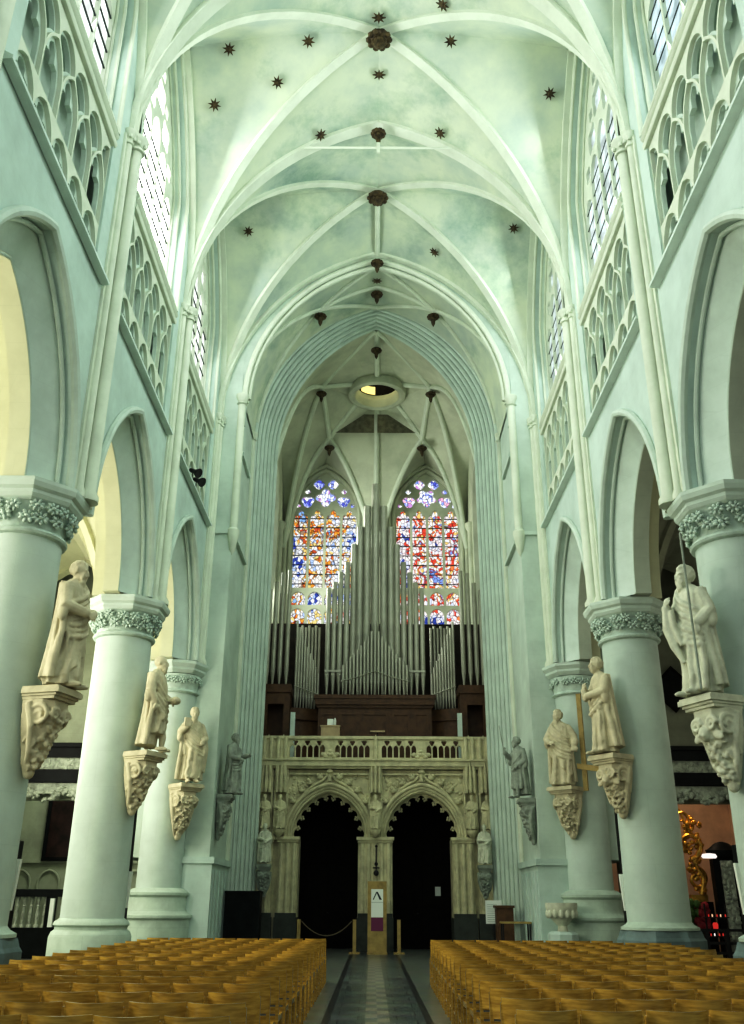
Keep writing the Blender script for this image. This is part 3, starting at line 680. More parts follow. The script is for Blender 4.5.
# star vault with the open ring
cv = struct(link('ceiling_tower', None), 'star vault of the tower with an open stone ring at its crown', 'vault')
O = Vector((.05, 36, 22.9)); A0 = Vector((0, 31.88, 23.42)); W0 = Vector((.03, 39.95, 16.4)); RO = 1.12
def V(x, y, z): return Vector((x, y, z))
def curve(a, b, bulge, n=10):
    return [a.lerp(b, i/n)+V(0, 0, bulge*4*(i/n)*(1-i/n)*(1-.35*(i/n))) for i in range(n+1)]
def ringpt(ang): return V(O.x+RO*cos(ang), O.y+RO*sin(ang), O.z+.05)
web = MB(); ribm = []
def patch(c0, c1):
    n = len(c0)-1
    web.grid(lambda u, v: c0[min(n, int(round(v*n)))].lerp(c1[min(n, int(round(v*n)))], u), 4, n)
def tri_patch(apex, edge):
    n = len(edge)-1; web.grid(lambda u, v: apex.lerp(edge[int(round(u*n))], v), n, 5)
for s in (-1, 1):
    Bp = V(s*2.42, 35.1, 22.6); Cp = V(s*2.15, 37.8, 21.45); NC = V(s*3.95, 31.88, 17.35); WC = V(s*4.3, 39.9, 16.8); Mw = V(s*4.35, 36.1, 20.6); Ww = V(s*2.43, 39.95, 21.0)
    nb = curve(NC, Bp, 1.5); wb = curve(WC, Bp, 1.6); wc = curve(WC, Cp, 1.3); w0c = curve(W0, Cp, 1.0)
    r1, r2, r3 = ringpt(pi/2+s*(-pi/2)*1.0+0 if False else (0 if s > 0 else pi)), ringpt(-pi/2), ringpt(pi/2)
    rc = ringpt(pi/4 if s > 0 else 3*pi/4); rb = ringpt(-pi/6 if s > 0 else 7*pi/6)
    bo = curve(Bp, rb, .05); co = curve(Cp, rc, .1); ba = curve(Bp, A0, .15); w0r = curve(W0, ringpt(pi/2), .7)
    na = [V(s*abs(u), 31.88, v) for u, v in parch(0, 3.95, AC+.05, 6.06, 10)[:11]]
    patch(nb, na); tri_patch(A0, [Bp.lerp(rb, i/10) for i in range(11)]); web.add([A0, rb, r2], [(0, 1, 2)])
    patch(wb, wc); tri_patch(rc, [Bp.lerp(Cp, i/10) for i in range(11)]); web.add([rb, rc, Bp, r1], [(2, 0, 3, 1)])
    # cell over the stained window
    edge = [V(u, TY-.05, v) for u, v in parch(s*2.43, 1.95, 17.6, 3.5, 10)]
    if s < 0: e1, e2 = edge[:11], list(reversed(edge[10:]))
    else: e2, e1 = edge[:11], list(reversed(edge[10:]))
    patch(e1, wc); patch(e2, w0c)
    # cell over the side window
    sd = [V(s*TW, v, z) for v, z in parch(36.1, 3.8, 17.1, 3.9, 10)]
    patch(sd[:11], nb); patch(list(reversed(sd[10:])), wb)
    # cell between window springer and ring (with the boarded opening)
    patch(w0c[:11], w0r)
    web.add([Cp, rc, ringpt(pi/2)], [(0, 1, 2)])
    for p in (nb, wb, wc, w0c, bo, co, ba): ribm.append(p)
    ribm.append(curve(Bp, Cp, .1))
ribm.append(curve(W0, ringpt(pi/2), .7)); ribm.append(curve(A0, ringpt(-pi/2), .05))
web.build('vault_web', M['towerin'], cv, ang=1.2)
for p in ribm:
    m = MB(); m.tube([q-V(0, 0, .06) for q in p], .12, 8); m.build('star_rib', M['rib'], cv)
m = MB()
m.lathe([(RO-.18, 22.95), (RO-.12, 22.62), (RO, 22.55), (RO+.16, 22.6), (RO+.22, 22.8), (RO+.05, 23.2), (RO-.18, 23.2), (RO-.18, 22.95)], 32, (O.x, O.y, 0)); m.f = [f for f in m.f if len(f) == 4]
m.build('vault_ring', M['towerin'], cv)
m = MB(); m.lathe([(RO-.02, 23.1), (RO-.02, 24.6), (.02, 24.62)], 24, (O.x, O.y, 0)); m.f = [f for f in m.f if len(f) == 4]; m.build('ring_shaft', M['door'], cv)
m = MB(); m.grid(lambda u, v: (O.x+.90*cos(pi*(.80-.27*u)), O.y+.90*sin(pi*(.80-.27*u)), 23.22+.42*v), 6, 2); m.build('ring_lit_patch', M['lit_patch'], cv, smooth=False)  # glowing strip painted as daylight falling on the shaft wall inside the ring
m = MB()
for s in (-1, 1):
    p = [(s*.08, 37.2, 22.35), (s*.55, 37.2, 22.35), (s*1.85, 37.2, 21.38), (s*.08, 37.2, 21.38)]
    m.add(p, [(0, 1, 2, 3)])
tag(m.build('vault_hatch', M['hatch'], cv, smooth=False), 'dark boarded opening')
# roofs that keep the sky out
m = MB(); m.box(-13, 13, 2.0, 41, 26, 26.3); m.box(-13, -12.1, 2.65, 41, 0, 26); m.box(12.1, 13, 2.65, 41, 0, 26); m.box(-13, 13, 40.6, 41, 0, 26); struct(m.build('roof', M['door'], smooth=False))

# ------------------------------------------------------------------ stone organ gallery
GY = 32.5; GX = .03
t = thing('organ_gallery', 'carved stone organ gallery with two cusped arches and a traceried balustrade', 'gallery', (0, 0, 0))
arches = [(-1.55, 1.26), (1.61, 1.26)]; JW = 1.0; AH = 1.50
o = [(-4.34, 0)]
for c, a in arches: o += [(c-JW, 0), (c-JW, 3.45)]+parch(c, a, 3.451, AH, 18)+[(c+JW, 3.45), (c+JW, 0)]
o += [(4.34, 0), (4.34, 5.7), (-4.34, 5.7)]
MB().slab(o, [], GY+.12, GY+1.0, Q).build('arcade_wall', M['jube'], t)
m = MB()
for c, a in arches:
    for g, d, r in ((.02, GY+.10, .05), (.11, GY+.06, .06), (.21, GY+.0, .065)):
        m.sweep([Q(u, v, d) for u, v in parch(c, a+g, 3.50, AH+g*1.05, 20)], roll(r), (0, 1, 0))
m.build('arch_moulding', M['jube'], t)
# ogee hood with crockets and finial
for c, a in arches:
    hood = []; HX = a+.44
    for i in range(13):
        u = i/12; x = HX*(1-u); z = 3.45+1.93*sin(u*pi/2)**.80
        if u > .72: k = (u-.72)/.28; z = 3.45+1.93*sin(.72*pi/2)**.80+.40*k**1.6+.06*k; x = HX*.28*(1-k)**1.4
        hood.append((x, z))
    m = MB()
    for s in (-1, 1): m.sweep([Q(c+s*x, z, GY+.02) for x, z in hood], roll(.05), (0, 1, 0))
    m.build('ogee_hood', M['jube'], t)
    for s in (-1, 1):
        for x, z in hood[2:11:2]:
            m = MB(); leaf = (c+s*(x+.10), GY-.02, z+.10); m.ell(leaf, (.12, .07, .10), 7, 5); m.ell((leaf[0]+s*.07, GY-.05, leaf[2]+.07), (.07, .06, .06), 6, 4); m.ell((leaf[0]-s*.05, GY-.05, leaf[2]+.08), (.05, .05, .05), 6, 4); m.build('crocket', M['jube'], t)
    m = MB(); m.lathe([(.07, 5.3), (.07, 5.55), (.13, 5.60), (.13, 5.66), (.07, 5.70), (.07, 6.24), (.12, 6.28), (.12, 6.33), (.07, 6.38), (.07, 6.69), (.10, 6.73), (.10, 6.78), (.04, 6.83)], 8, (c, GY-.02, 0)); fn_ = m.build('finial', M['jube'], t)
    m = MB(); m.box(c-.2, c+.2, GY-.11, GY-.03, 6.13, 6.20)
    for dx, dz in ((-.24, 6.2), (.24, 6.2), (-.14, 6.12), (.14, 6.12), (-.05, 6.2), (.05, 6.2)): m.ell((c+dx, GY-.08, dz), (.10, .07, .08), 7, 5)
    m.build('finial_leaves', M['jube'], fn_)
# cusped fringe
for c, a in arches:
    m = MB(); arcp = parch(c, a+.02, 3.45, AH+.02, 60); n = len(arcp); inner = []; tips = []; NL = 11
    for i, (x, z) in enumerate(arcp):
        u = i/(n-1); ph = (u*NL) % 1.0; d = .07+.10*(abs(2*ph-1))**2.2
        j0, j1 = max(0, i-1), min(n-1, i+1); tx, tz = arcp[j1][0]-arcp[j0][0], arcp[j1][1]-arcp[j0][1]; l = sqrt(tx*tx+tz*tz); nx, nz = tz/l, -tx/l
        inner.append((x+nx*d, z+nz*d))
    for q in range(1, NL):
        i = round(q/NL*(n-1)); x, z = arcp[i]; tx, tz = arcp[i+1][0]-arcp[i-1][0], arcp[i+1][1]-arcp[i-1][1]; l = sqrt(tx*tx+tz*tz); nx, nz = tz/l, -tx/l
        tips.append((x+nx*.19, z+nz*.19, nx, nz))
    m.slab(arcp+list(reversed(inner)), [], GY+.30, GY+.44, Q)
    for x, z, nx, nz in tips:
        for q in (-1, 0, 1): m.ell((x+nx*(.035 if q == 0 else -.015)-nz*.05*q, GY+.37, z+nz*(.035 if q == 0 else -.015)+nx*.05*q), (.042, .05, .042), 7, 5)
    m.build('cusp_fringe', M['jube'], t)
# piers with capital band and dark plinth
for x0, x1, nm in ((-4.34, -3.40, 'o'), (-3.22, -2.58, 'i'), (-.52, .58, 'c'), (2.64, 3.32, 'i'), (3.46, 4.34, 'o')):
    m = MB(); cx = (x0+x1)/2
    m.box(x0, x1, GY-.05, GY+.12, 1.15, 3.32)
    k = 5 if nm == 'c' else 3
    for j in range(k): m.lathe([(.07, 1.15), (.07, 3.3)], 8, (x0+(x1-x0)*(j+.5)/k, GY-.07, 0))
    pr = m.build('pier', M['jube'], t)
    m = MB(); m.box(x0-.04, x1+.04, GY-.12, GY+.14, 3.32, 3.40); m.box(x0-.08, x1+.08, GY-.17, GY+.16, 3.40, 3.50); m.build('pier_capital', M['jube'], pr, smooth=False)
    m = MB(); m.box(x0-.05, x1+.05, GY-.14, GY+1.0, 0, 1.02); m.box(x0-.02, x1+.02, GY-.10, GY+1.0, 1.02, 1.15); m.build('pier_plinth', M['jubebase'], pr, smooth=False)
# niches with canopies on the piers (upper zone)
for x in (-3.72, -3.20, .03, 3.28, 3.80):
    m = MB(); w_ = .21
    for q in (-1, 1): m.box(x+q*w_-.035, x+q*w_+.035, GY-.05, GY+.14, 3.5, 5.0)
    m.build('niche_shaft', M['jube'], t, smooth=False)
    m = MB()
    for j in range(5):
        a = pi+pi*j/4; px, py = x+.19*cos(a), GY-.02+.19*sin(a)
        m.lathe([(.05, 4.92), (.06, 5.0), (.05, 5.1), (.05, 5.6), (.008, 6.05)], 6, (px, py, 0))
    m.lathe([(.16, 5.0), (.20, 5.05), (.17, 5.3), (.17, 5.8), (.10, 6.0), (.06, 6.6), (.01, 6.9)], 8, (x, GY+.02, 0)); m.build('niche_canopy', M['jube'], t)
    m = MB(); m.lathe([(.05, 3.48), (.17, 3.6), (.19, 3.66), (.19, 3.72)], 10, (x, GY-.22, 0)); m.build('niche_bracket', M['jube'], t)
# carved spandrels, cornice, balustrade
m = MB(); rnd = random.Random(5)
for i in range(240):
    x = rnd.uniform(-3.0, 3.05); z = rnd.uniform(4.3, 5.55)
    if any(((x-c)/1.62)**2+((z-3.5)/1.80)**2 < 1 for c, a in arches): continue
    m.ell((x, GY+.10, z), (rnd.uniform(.05, .12), .07, rnd.uniform(.04, .09)), 7, 5, Matrix.Rotation(rnd.uniform(0, 3), 3, 'Y'))
o_ = []
for c, a in arches: o_ += [(c-a-.28, 3.9)]+[q for q in parch(c, a+.26, 3.5, AH+.3, 18) if q[1] > 3.91]+[(c+a+.28, 3.9)]
o_ += [(3.15, 3.9), (3.15, 5.56), (-3.1, 5.56), (-3.1, 3.9)]
m.slab(o_, [], GY+.08, GY+.125, Q)
m.build('spandrel_carving', M['jube'], t)
m = MB()
for z0, z1, d in ((5.52, 5.58, .03), (5.72, 5.80, .12), (5.80, 5.98, .20), (5.98, 6.04, .26)): m.box(-4.34, 4.34, GY-d, GY+.2, z0, z1)
m.build('cornice', M['jube'], t, smooth=False)
b0, b1 = 6.04, 6.72; Hh = []; x = -2.98
segs = [(-2.98, -1.72), (-1.40, -.16), (.22, 1.46), (1.78, 3.04)]
for x0, x1 in segs:
    n = 6; cw = (x1-x0)/n
    for j in range(n):
        cx = x0+cw*(j+.5); wd = cw/2-.022
        Hh.append([(cx-wd, b0+.06)]+parch(cx, wd, b0+.36, .12, 5)+[(cx+wd, b0+.06)])
    for j in range(0, n, 2):
        cx = x0+cw*(j+1); Hh.append([(cx+.085*cos(a)*(1-.25*cos(3*a+pi/2)), b0+.56+.085*sin(a)*(1-.25*cos(3*a+pi/2))) for a in [2*pi*i/12 for i in range(12)]])
MB().slab([(-4.34, b0), (4.34, b0), (4.34, b1), (-4.34, b1)], Hh, GY-.10, GY+.02, Q).build('balustrade', M['jube'], t)
m = MB(); m.box(-4.34, 4.34, GY-.16, GY+.08, b1, b1+.10); m.build('balustrade_rail', M['jube'], t, smooth=False)
for x in (-3.85, -3.6, -3.35, -3.1, .03, 3.16, 3.4, 3.65, 3.9): m = MB(); m.lathe([(.02, 5.3), (.07, 5.5), (.075, 6.0), (.075, 6.78)], 8, (x, GY-.13, 0)); m.build('balustrade_shaft', M['jube'], t)
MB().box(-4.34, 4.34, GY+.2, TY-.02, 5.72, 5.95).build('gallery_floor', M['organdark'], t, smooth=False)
# porch behind the arches with dark oak doors
for i, (c, a) in enumerate(arches):
    d = struct(link('door_%d' % (i+1), None), 'dark oak double door deep inside the %s arch of the gallery' % ('left' if i == 0 else 'right'), 'door')
    m = MB(); m.box(c-1.5, c+1.5, 35.0, 35.1, 0, 5.7); m.build('door_leaf', M['door'], d, smooth=False)
    m = MB()
    for k in (-1, 1):
        for z0, z1 in ((.2, 1.2), (1.35, 2.6), (2.75, 3.6)): m.box(c+k*.5-.36, c+k*.5+.36, 34.95, 35.0, z0, z1)
    m.build('door_panel', M['door'], d, smooth=False)
    m = MB(); m.lathe([(.02, 0), (.035, .03), (.02, .06)], 8, (c-.08, 34.93, 1.1)); m.build('door_handle', M['iron'], d)
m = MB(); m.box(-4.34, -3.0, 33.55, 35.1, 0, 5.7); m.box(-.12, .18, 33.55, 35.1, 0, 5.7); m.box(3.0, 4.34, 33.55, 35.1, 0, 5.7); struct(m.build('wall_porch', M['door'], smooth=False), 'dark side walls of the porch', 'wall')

# ------------------------------------------------------------------ pipe organ
org = thing('pipe_organ', 'large pipe organ with tin pipes rising to a peak before the stained windows', 'organ', (0, 34, 5.96))
OZ = -5.96
def W2(y): return y-34
m = MB()   # centre case
m.box(-2.1, 2.1, W2(34.0), W2(35.2), OZ+5.97, OZ+8.12); c0 = m.build('centre_case', M['organwood'], org, smooth=False)
m = MB(); m.box(-2.16, 2.16, W2(33.92), W2(35.2), OZ+8.12, OZ+8.22); m.box(-2.22, 2.22, W2(33.84), W2(35.2), OZ+8.22, OZ+8.44); m.box(-2.26, 2.26, W2(33.80), W2(35.2), OZ+8.44, OZ+8.58); m.build('cornice', M['organwood'], c0, smooth=False)
for x0, x1 in ((-2.0, -1.45), (-1.3, -.62), (-.5, .5), (.62, 1.3), (1.45, 2.0)):
    m = MB(); m.slab([(x0, OZ+6.3), (x1, OZ+6.3), (x1, OZ+7.95), (x0, OZ+7.95)], [[(x0+.09, OZ+6.39), (x1-.09, OZ+6.39), (x1-.09, OZ+7.86), (x0+.09, OZ+7.86)]], W2(33.96), W2(34.0), Q); m.build('case_panel', M['organwood'], c0, smooth=False)
for s in (-1, 1):
    m = MB()  # bowed side case
    n = 10; pts = [(2.1+1.05*i/n, W2(34.75)-.35*sin(pi*i/n*.5)**1.5) for i in range(n+1)]
    poly = [(s*x, y) for x, y in pts]+[(s*3.15, W2(35.6)), (s*2.1, W2(35.6))]
    F = lambda u, v, d: (u, v, d)
    m.slab(poly, [], OZ+5.97, OZ+7.75, F); sc = m.build('side_case', M['organwood'], org, smooth=False)
    m = MB(); poly2 = [(s*(x), y-.12) for x, y in pts]+[(s*3.15, W2(35.6)), (s*2.1, W2(35.6))]; m.slab(poly2, [], OZ+7.75, OZ+8.18, F); m.build('cornice', M['organwood'], sc, smooth=False)
    m = MB(); x0, x1 = sorted((s*3.15, s*4.2))  # outer tower case with a dark opening
    m.slab([(x0, OZ+5.97), (x1, OZ+5.97), (x1, OZ+8.85), (x0, OZ+8.85)], [[(x0+.25, OZ+7.0), (x1-.22, OZ+7.0), (x1-.22, OZ+8.2), (x0+.25, OZ+8.2)]], W2(33.7), W2(33.8), Q)
    m.box(x0, x1, W2(34.5), W2(34.6), OZ+5.97, OZ+8.85); m.box(x0, x0+.06, W2(33.8), W2(34.5), OZ+5.97, OZ+8.85); m.box(x1-.06, x1, W2(33.8), W2(34.5), OZ+5.97, OZ+8.85)
    m.box(x0-.04, x1+.04, W2(33.62), W2(34.7), OZ+8.62, OZ+8.92); m.build('outer_case', M['organwood'], org, smooth=False)
MB().box(-4.25, 4.25, W2(35.9), W2(36.0), OZ+5.97, OZ+11.9).build('dark_gap_board', M['organdark'], org, smooth=False)  # dark board added so the gaps between the pipes look dark
PIPES = {}
def pipe(x, y, zb, zt, r, foot):
    """one flue pipe: conical foot, mouth, cylindrical body"""
    m = MB(); zm = zb+foot
    m.lathe([(r*.28, zb), (r*.98, zm), (r, zm+.02), (r, zt), (r*.93, zt+.01), (r*.93, zt-.12)], 14, (x, W2(y), OZ))
    o = m.build('pipe', M['tin'], org)
    m = MB(); m.add([(x-r*.62, W2(y)-r*.86, OZ+zm-.01), (x+r*.62, W2(y)-r*.86, OZ+zm-.01), (x+r*.55, W2(y)-r*1.04, OZ+zm+r*1.1), (x-r*.55, W2(y)-r*1.04, OZ+zm+r*1.1), (x, W2(y)-r*1.12, OZ+zm+r*2.4)], [(0, 1, 2, 3), (3, 2, 4)])
    m.box(x-r*.7, x+r*.7, W2(y)-r*1.10, W2(y)-r*.8, OZ+zm-.05, OZ+zm-.015); m.build('pipe_mouth', M['tin'], o, smooth=False)
big = [(0, 17.40, .165), (.335, 16.42, .15), (.62, 15.50, .14), (.86, 14.74, .125), (1.12, 13.98, .115), (1.37, 13.55, .105), (1.60, 13.14, .10), (1.83, 12.90, .095)]
for i, (x, z, r) in enumerate(big):
    for s in ((1,) if i == 0 else (-1, 1)): pipe(.0+s*x, 34.35, 8.60, z, r, .85 if i > 4 else .95)
for i in range(10):
    z = 11.30-.9*(i/9)**.8*1.75 if i else 11.42
    for s in ((1,) if i == 0 else (-1, 1)): pipe(s*.134*i, 33.98, 8.60, z, .052, .50-.0*i)
for s in (-1, 1):
    for i in range(9):
        x = 2.18+i*.105; yy = 34.62-.32*sin(pi*(i+1)/10*.5)**1.5
        pipe(s*x, yy+.06, 8.20, 9.55+2.0*(i/8)**1.0, .043, .45)
    for i in range(7): pipe(s*(2.22+i*.135), 35.3, 8.3, 11.55+.08*(i % 2), .055, .5)
    for i, (x, z) in enumerate(((3.36, 13.55), (3.62, 13.45), (3.87, 13.05), (4.10, 12.75))): pipe(s*x, 34.1, 8.94, z, .085, .55)
m = MB(); m.tube([(-1.3, W2(33.9), OZ+9.1), (-.7, W2(33.9), OZ+9.25), (0, W2(33.9), OZ+9.5), (.7, W2(33.9), OZ+9.25), (1.3, W2(33.9), OZ+9.1)], .022, 6); m.build('pipe_rail', M['tin'], org)
for s in (-1, 1):
    m = MB(); m.tube([(s*(2.15+.1*i), W2(34.52)-.32*sin(pi*i/10*.5)**1.5, OZ+8.72+.03*i) for i in range(10)], .022, 6); m.build('pipe_rail', M['tin'], org)
    m = MB(); m.box(*sorted((s*1.28, s*1.92)), W2(34.22), W2(34.26), OZ+9.52, OZ+9.60); m.build('pipe_rail', M['tin'], org, smooth=False)
# things on the gallery behind the balustrade
t = thing('lectern', 'pale box-like desk with a white object on it, showing above the gallery balustrade', 'desk', (-1.58, 33.0, 5.96))
m = MB(); m.box(-.33, .33, -.25, .25, 0, 1.25); m.box(-.36, .36, -.28, .28, 1.25, 1.30); m.build('desk_body', M['beige'], t, smooth=False)
m = MB(); m.box(-.12, .10, -.1, .1, 1.302, 1.55); m.lathe([(.04, 1.302), (.05, 1.5), (.02, 1.6)], 8, (.15, 0, 0)); tag(m.build('white_stand', M['white'], t, smooth=False), 'white object on the desk')
t = thing('music_stand', 'small dark stand with a pale ledge in the middle of the gallery', 'stand', (.10, 33.1, 5.96))
m = MB(); m.lathe([(.2, 0), (.2, .03), (.02, .05), (.02, 1.1)], 10); m.build('stand_pole', M['iron'], t); m = MB(); m.box(-.26, .26, -.15, .15, 1.1, 1.16); m.build('stand_ledge', M['beige'], t, smooth=False)
for s in (-1, 1):
    m = MB(); m.box(-.085, .085, -.06, .06, 0, 1.85); o = m.build('grey_post', M['blueband'], None, smooth=False); o.location = (s*3.02+.05, 33.3, 5.96)
    tag(o, 'plain grey post standing behind the gallery balustrade before the %s organ tower' % ('left' if s < 0 else 'right'), 'post')

# ------------------------------------------------------------------ carved figures
def rotz(p, a): return (p[0]*cos(a)-p[1]*sin(a), p[0]*sin(a)+p[1]*cos(a), p[2])
def voxel(m, name, mat_, vox, smooth_it=1):
    me = m.mesh(name+'_src', None, False); o = bpy.data.objects.new('tmp', me); COL.objects.link(o)
    r = o.modifiers.new('r', 'REMESH'); r.mode = 'VOXEL'; r.voxel_size = vox
    sm = o.modifiers.new('s', 'SMOOTH'); sm.factor = .35; sm.iterations = smooth_it
    dg = bpy.context.evaluated_depsgraph_get(); ev = o.evaluated_get(dg)
    out = bpy.data.meshes.new_from_object(ev); out.name = name
    bpy.data.objects.remove(o); bpy.data.meshes.remove(me)
    out.materials.clear(); out.materials.append(mat_)
    for p in out.polygons: p.use_smooth = True
    return out
def limb(m, pts, rad):
    P = []; Rd = []
    for i in range(len(pts)-1):
        for k in range(4): f = k/4; P.append(Vector(pts[i]).lerp(Vector(pts[i+1]), f)); Rd.append(rad[i]*(1-f)+rad[i+1]*f)
    P.append(Vector(pts[-1])); Rd.append(rad[-1]); m.tube(P, Rd, 10); m.ell(P[0], Rd[0]*.98, 10, 6); m.ell(P[-1], Rd[-1]*.98, 10, 6)
def hand(m, w, d, palm_dir, curl=.5, side=1):
    """palm, four unequal curled fingers and a thumb, from wrist w along direction d"""
    w = Vector(w); d = Vector(d).normalized(); n = Vector(palm_dir); n = (n-d*n.dot(d)).normalized(); x = d.cross(n)*side
    c = w+d*.06
    rot = Matrix((x, d, n)).transposed(); m.ell(c, (.046, .065, .026), 10, 7, rot)
    for i, (o, L) in enumerate(((-.034, .085), (-.012, .098), (.012, .092), (.034, .072))):
        b = c+x*o+d*.045; k1 = b+(d*cos(curl)+n*sin(curl))*L*.5; k2 = k1+(d*cos(curl*2.1)+n*sin(curl*2.1))*L*.5
        m.tube([b, k1, k2], [.0155, .0145, .012], 7); m.ell(k2, .0125, 6, 4)
    b = c-x*.04-d*.01; k1 = b-x*.03+d*.035+n*.02; k2 = k1+d*.035+n*.02; m.tube([b, k1, k2], [.018, .016, .013], 7); m.ell(k2, .0135, 6, 4)
def figure(P):
    """standing robed figure 2 m tall facing -Y; P holds pose and drapery"""
    m = MB(); rnd = random.Random(P.get('seed', 1)); g = P.get('girth', 1.0); sw = P.get('sway', .05); hem = P.get('hem', .03); nf = P.get('folds', 9); ph0 = P.get('ph', 0)
    prof = [(hem, .285, .235), (.2, .275, .22), (.45, .262, .205), (.7, .255, .20), (.95, .25, .19), (1.08, .225, .17), (1.22, .232, .172), (1.38, .25, .175), (1.5, .255, .16), (1.57, .215, .135), (1.62, .13, .10), (1.66, .08, .075)]
    def body(z):
        for i in range(len(prof)-1):
            if prof[i][0] <= z <= prof[i+1][0]:
                f = (z-prof[i][0])/(prof[i+1][0]-prof[i][0]); return prof[i][1]+(prof[i+1][1]-prof[i][1])*f, prof[i][2]+(prof[i+1][2]-prof[i][2])*f
        return prof[0][1:] if z < hem else prof[-1][1:]
    def off(z): return sw*sin(pi*min(z, 1.6)/1.6), -.03*sin(pi*z/1.7)
    def surf_pt(z, a, extra=0):
        rx, ry = body(z); amp = (.13*(1-z/1.3) if z < 1.1 else .03); k = max(0, amp)
        f = 1+k*(sin(nf*a+1.5*z+ph0)+.55*sin((nf-4)*a-2.6*z+ph0*2))+.02*sin(17*a+5*z)
        ox, oy = off(z); return (ox+(rx*f*g+extra)*cos(a), oy+(ry*f*g+extra)*sin(a), z)
    zs = [hem+(1.66-hem)*i/40 for i in range(41)]; n = 56
    m.grid(lambda u, v: surf_pt(hem+(1.66-hem)*v, 2*pi*u), n, 40, True); b = len(m.v)-n*41
    m.f.append(tuple(b+i for i in reversed(range(n)))); m.f.append(tuple(b+40*n+i for i in range(n)))
    # mantle: outer layer with a slanting hem
    z0 = P.get('mantle', .55); tilt = P.get('tilt', .25); dirn = P.get('mdir', 1)
    def mantle(u, v):
        a = 2*pi*u; lo = z0+tilt*cos(a)*dirn-.10*(sin(a) > .2)*P.get('backfall', 1.0)*3; lo = max(.08, lo); z = lo+(1.5-lo)*v; p = surf_pt(z, a); ox, oy = off(z)
        k = 1.10+.085*sin(6*a+7*z*dirn)+.045*sin(11*a-9*z*dirn); k = k if v > 0 else k-.02
        k *= 1-.1*v*v
        return (ox+(p[0]-ox)*k, oy+(p[1]-oy)*k, z)
    m.grid(mantle, n, 24, True); b = len(m.v)-n*25; m.f.append(tuple(b+i for i in reversed(range(n)))); m.f.append(tuple(b+24*n+i for i in range(n)))
    # cloak falling behind
    cl = P.get('cloak', 1.0)
    if cl:
        def cloak(u, v):
            a = 2*pi*u; z = .12+1.46*v; w = (.33-.10*v)*cl*(1+.09*sin(8*a+2*z)); ox, oy = off(z); return (ox*.6+P.get('cx', 0)*(1-v)+w*cos(a), oy+.11-.05*v+(.20-.07*v)*sin(a)*(1+.06*sin(9*a)), z)
        m.grid(cloak, 40, 20, True); b = len(m.v)-40*21; m.f.append(tuple(b+i for i in reversed(range(40)))); m.f.append(tuple(b+20*40+i for i in range(40)))
    # diagonal swags of cloth across the front
    for j in range(P.get('swags', 6)):
        za = P.get('sw0', .75)+.085*j; zb = za+P.get('swr', .35)+.03*j; pts = []
        for i in range(13):
            u = i/12; a = (pi+.25 if dirn > 0 else -.25)+dirn*(pi-.5)*u; z = za+(zb-za)*u-.13*sin(pi*u); pts.append(Vector(surf_pt(z, a, .022)))
        m.tube(pts, [.014]+[.042-.012*(j % 2)]*11+[.014], 7)
    # hanging folds
    for j in range(5):
        a = -pi/2+rnd.uniform(-1.1, 1.1); z1 = rnd.uniform(.75, 1.0); pts = [Vector(surf_pt(z1-(z1-hem-.02)*i/8, a+.12*i/8*rnd.uniform(-1, 1), .012)) for i in range(9)]
        m.tube(pts, [.012]+[.034+.003*i for i in range(7)]+[.045], 7)
    for sx in (-1, 1):   # edges of the cloak hanging from the shoulders
        if cl: m.tube([(sx*.20, -.02, 1.5), (sx*.285, -.04, 1.2), (sx*.30+P.get('cx', 0)*.3, -.05, .8), (sx*.315*cl+P.get('cx', 0)*.7, .0, .4), (sx*.33*cl+P.get('cx', 0), .02, .10)], [.04, .055, .05, .06, .055], 8)
    # advanced knee and feet
    kx = P.get('knee', .10); m.ell((kx+sw*.6, -.17, .62), (.085, .08, .22), 10, 8)
    for fx in (-.13, .12): m.ell((fx, -.25, .045), (.052, .13, .045), 10, 7); m.ell((fx, -.34, .035), (.05, .05, .03), 9, 6)
    if P.get('bare'):
        fx = P['bare']; limb(m, [(fx*.9, -.16, .50), (fx, -.20, .30), (fx, -.19, .06)], [.085, .075, .048])
    # neck and head
    hy, ht, hl = P.get('head', 0), P.get('nod', .08), P.get('lean', 0); HS = 1.17
    hx, hy0 = off(1.6); base = Vector((hx, hy0-.02, 1.60)); hc = Vector((hx+hl, hy0-.06, 1.785)); limb(m, [base, hc+Vector((0, .02, -.08))], [.075, .062])
    def hp(x, y, z):
        y2 = y*cos(ht)-z*sin(ht)*-1*-1; z2 = z*cos(ht)+y*sin(ht); q = rotz((x*HS, y2*HS, z2*HS), hy); return hc+Vector(q)
    Rh = Matrix.Rotation(hy, 3, 'Z') @ Matrix.Rotation(ht, 3, 'X')
    def he(c, r, nu=10, nv=8): m.ell(hp(*c), [q*HS for q in (r if isinstance(r, (list, tuple)) else (r, r, r))], nu, nv, Rh)
    he((0, .015, .035), (.092, .115, .112), 16, 12); he((0, -.03, -.04), (.073, .083, .092), 14, 10); he((0, -.055, -.105), (.04, .045, .035))
    he((0, -.108, -.012), (.017, .028, .038)); he((0, -.125, -.03), (.019, .018, .015)); he((-.035, -.088, .028), (.034, .022, .013)); he((.035, -.088, .028), (.034, .022, .013))
    he((-.036, -.092, .004), (.016, .010, .010)); he((.036, -.092, .004), (.016, .010, .010)); he((-.045, -.078, -.03), (.028, .025, .026)); he((.045, -.078, -.03), (.028, .025, .026))
    he((0, -.106, -.068), (.026, .014, .008)); he((0, -.103, -.081), (.022, .014, .009)); he((-.092, .01, -.005), (.014, .026, .034)); he((.092, .01, -.005), (.014, .026, .034))
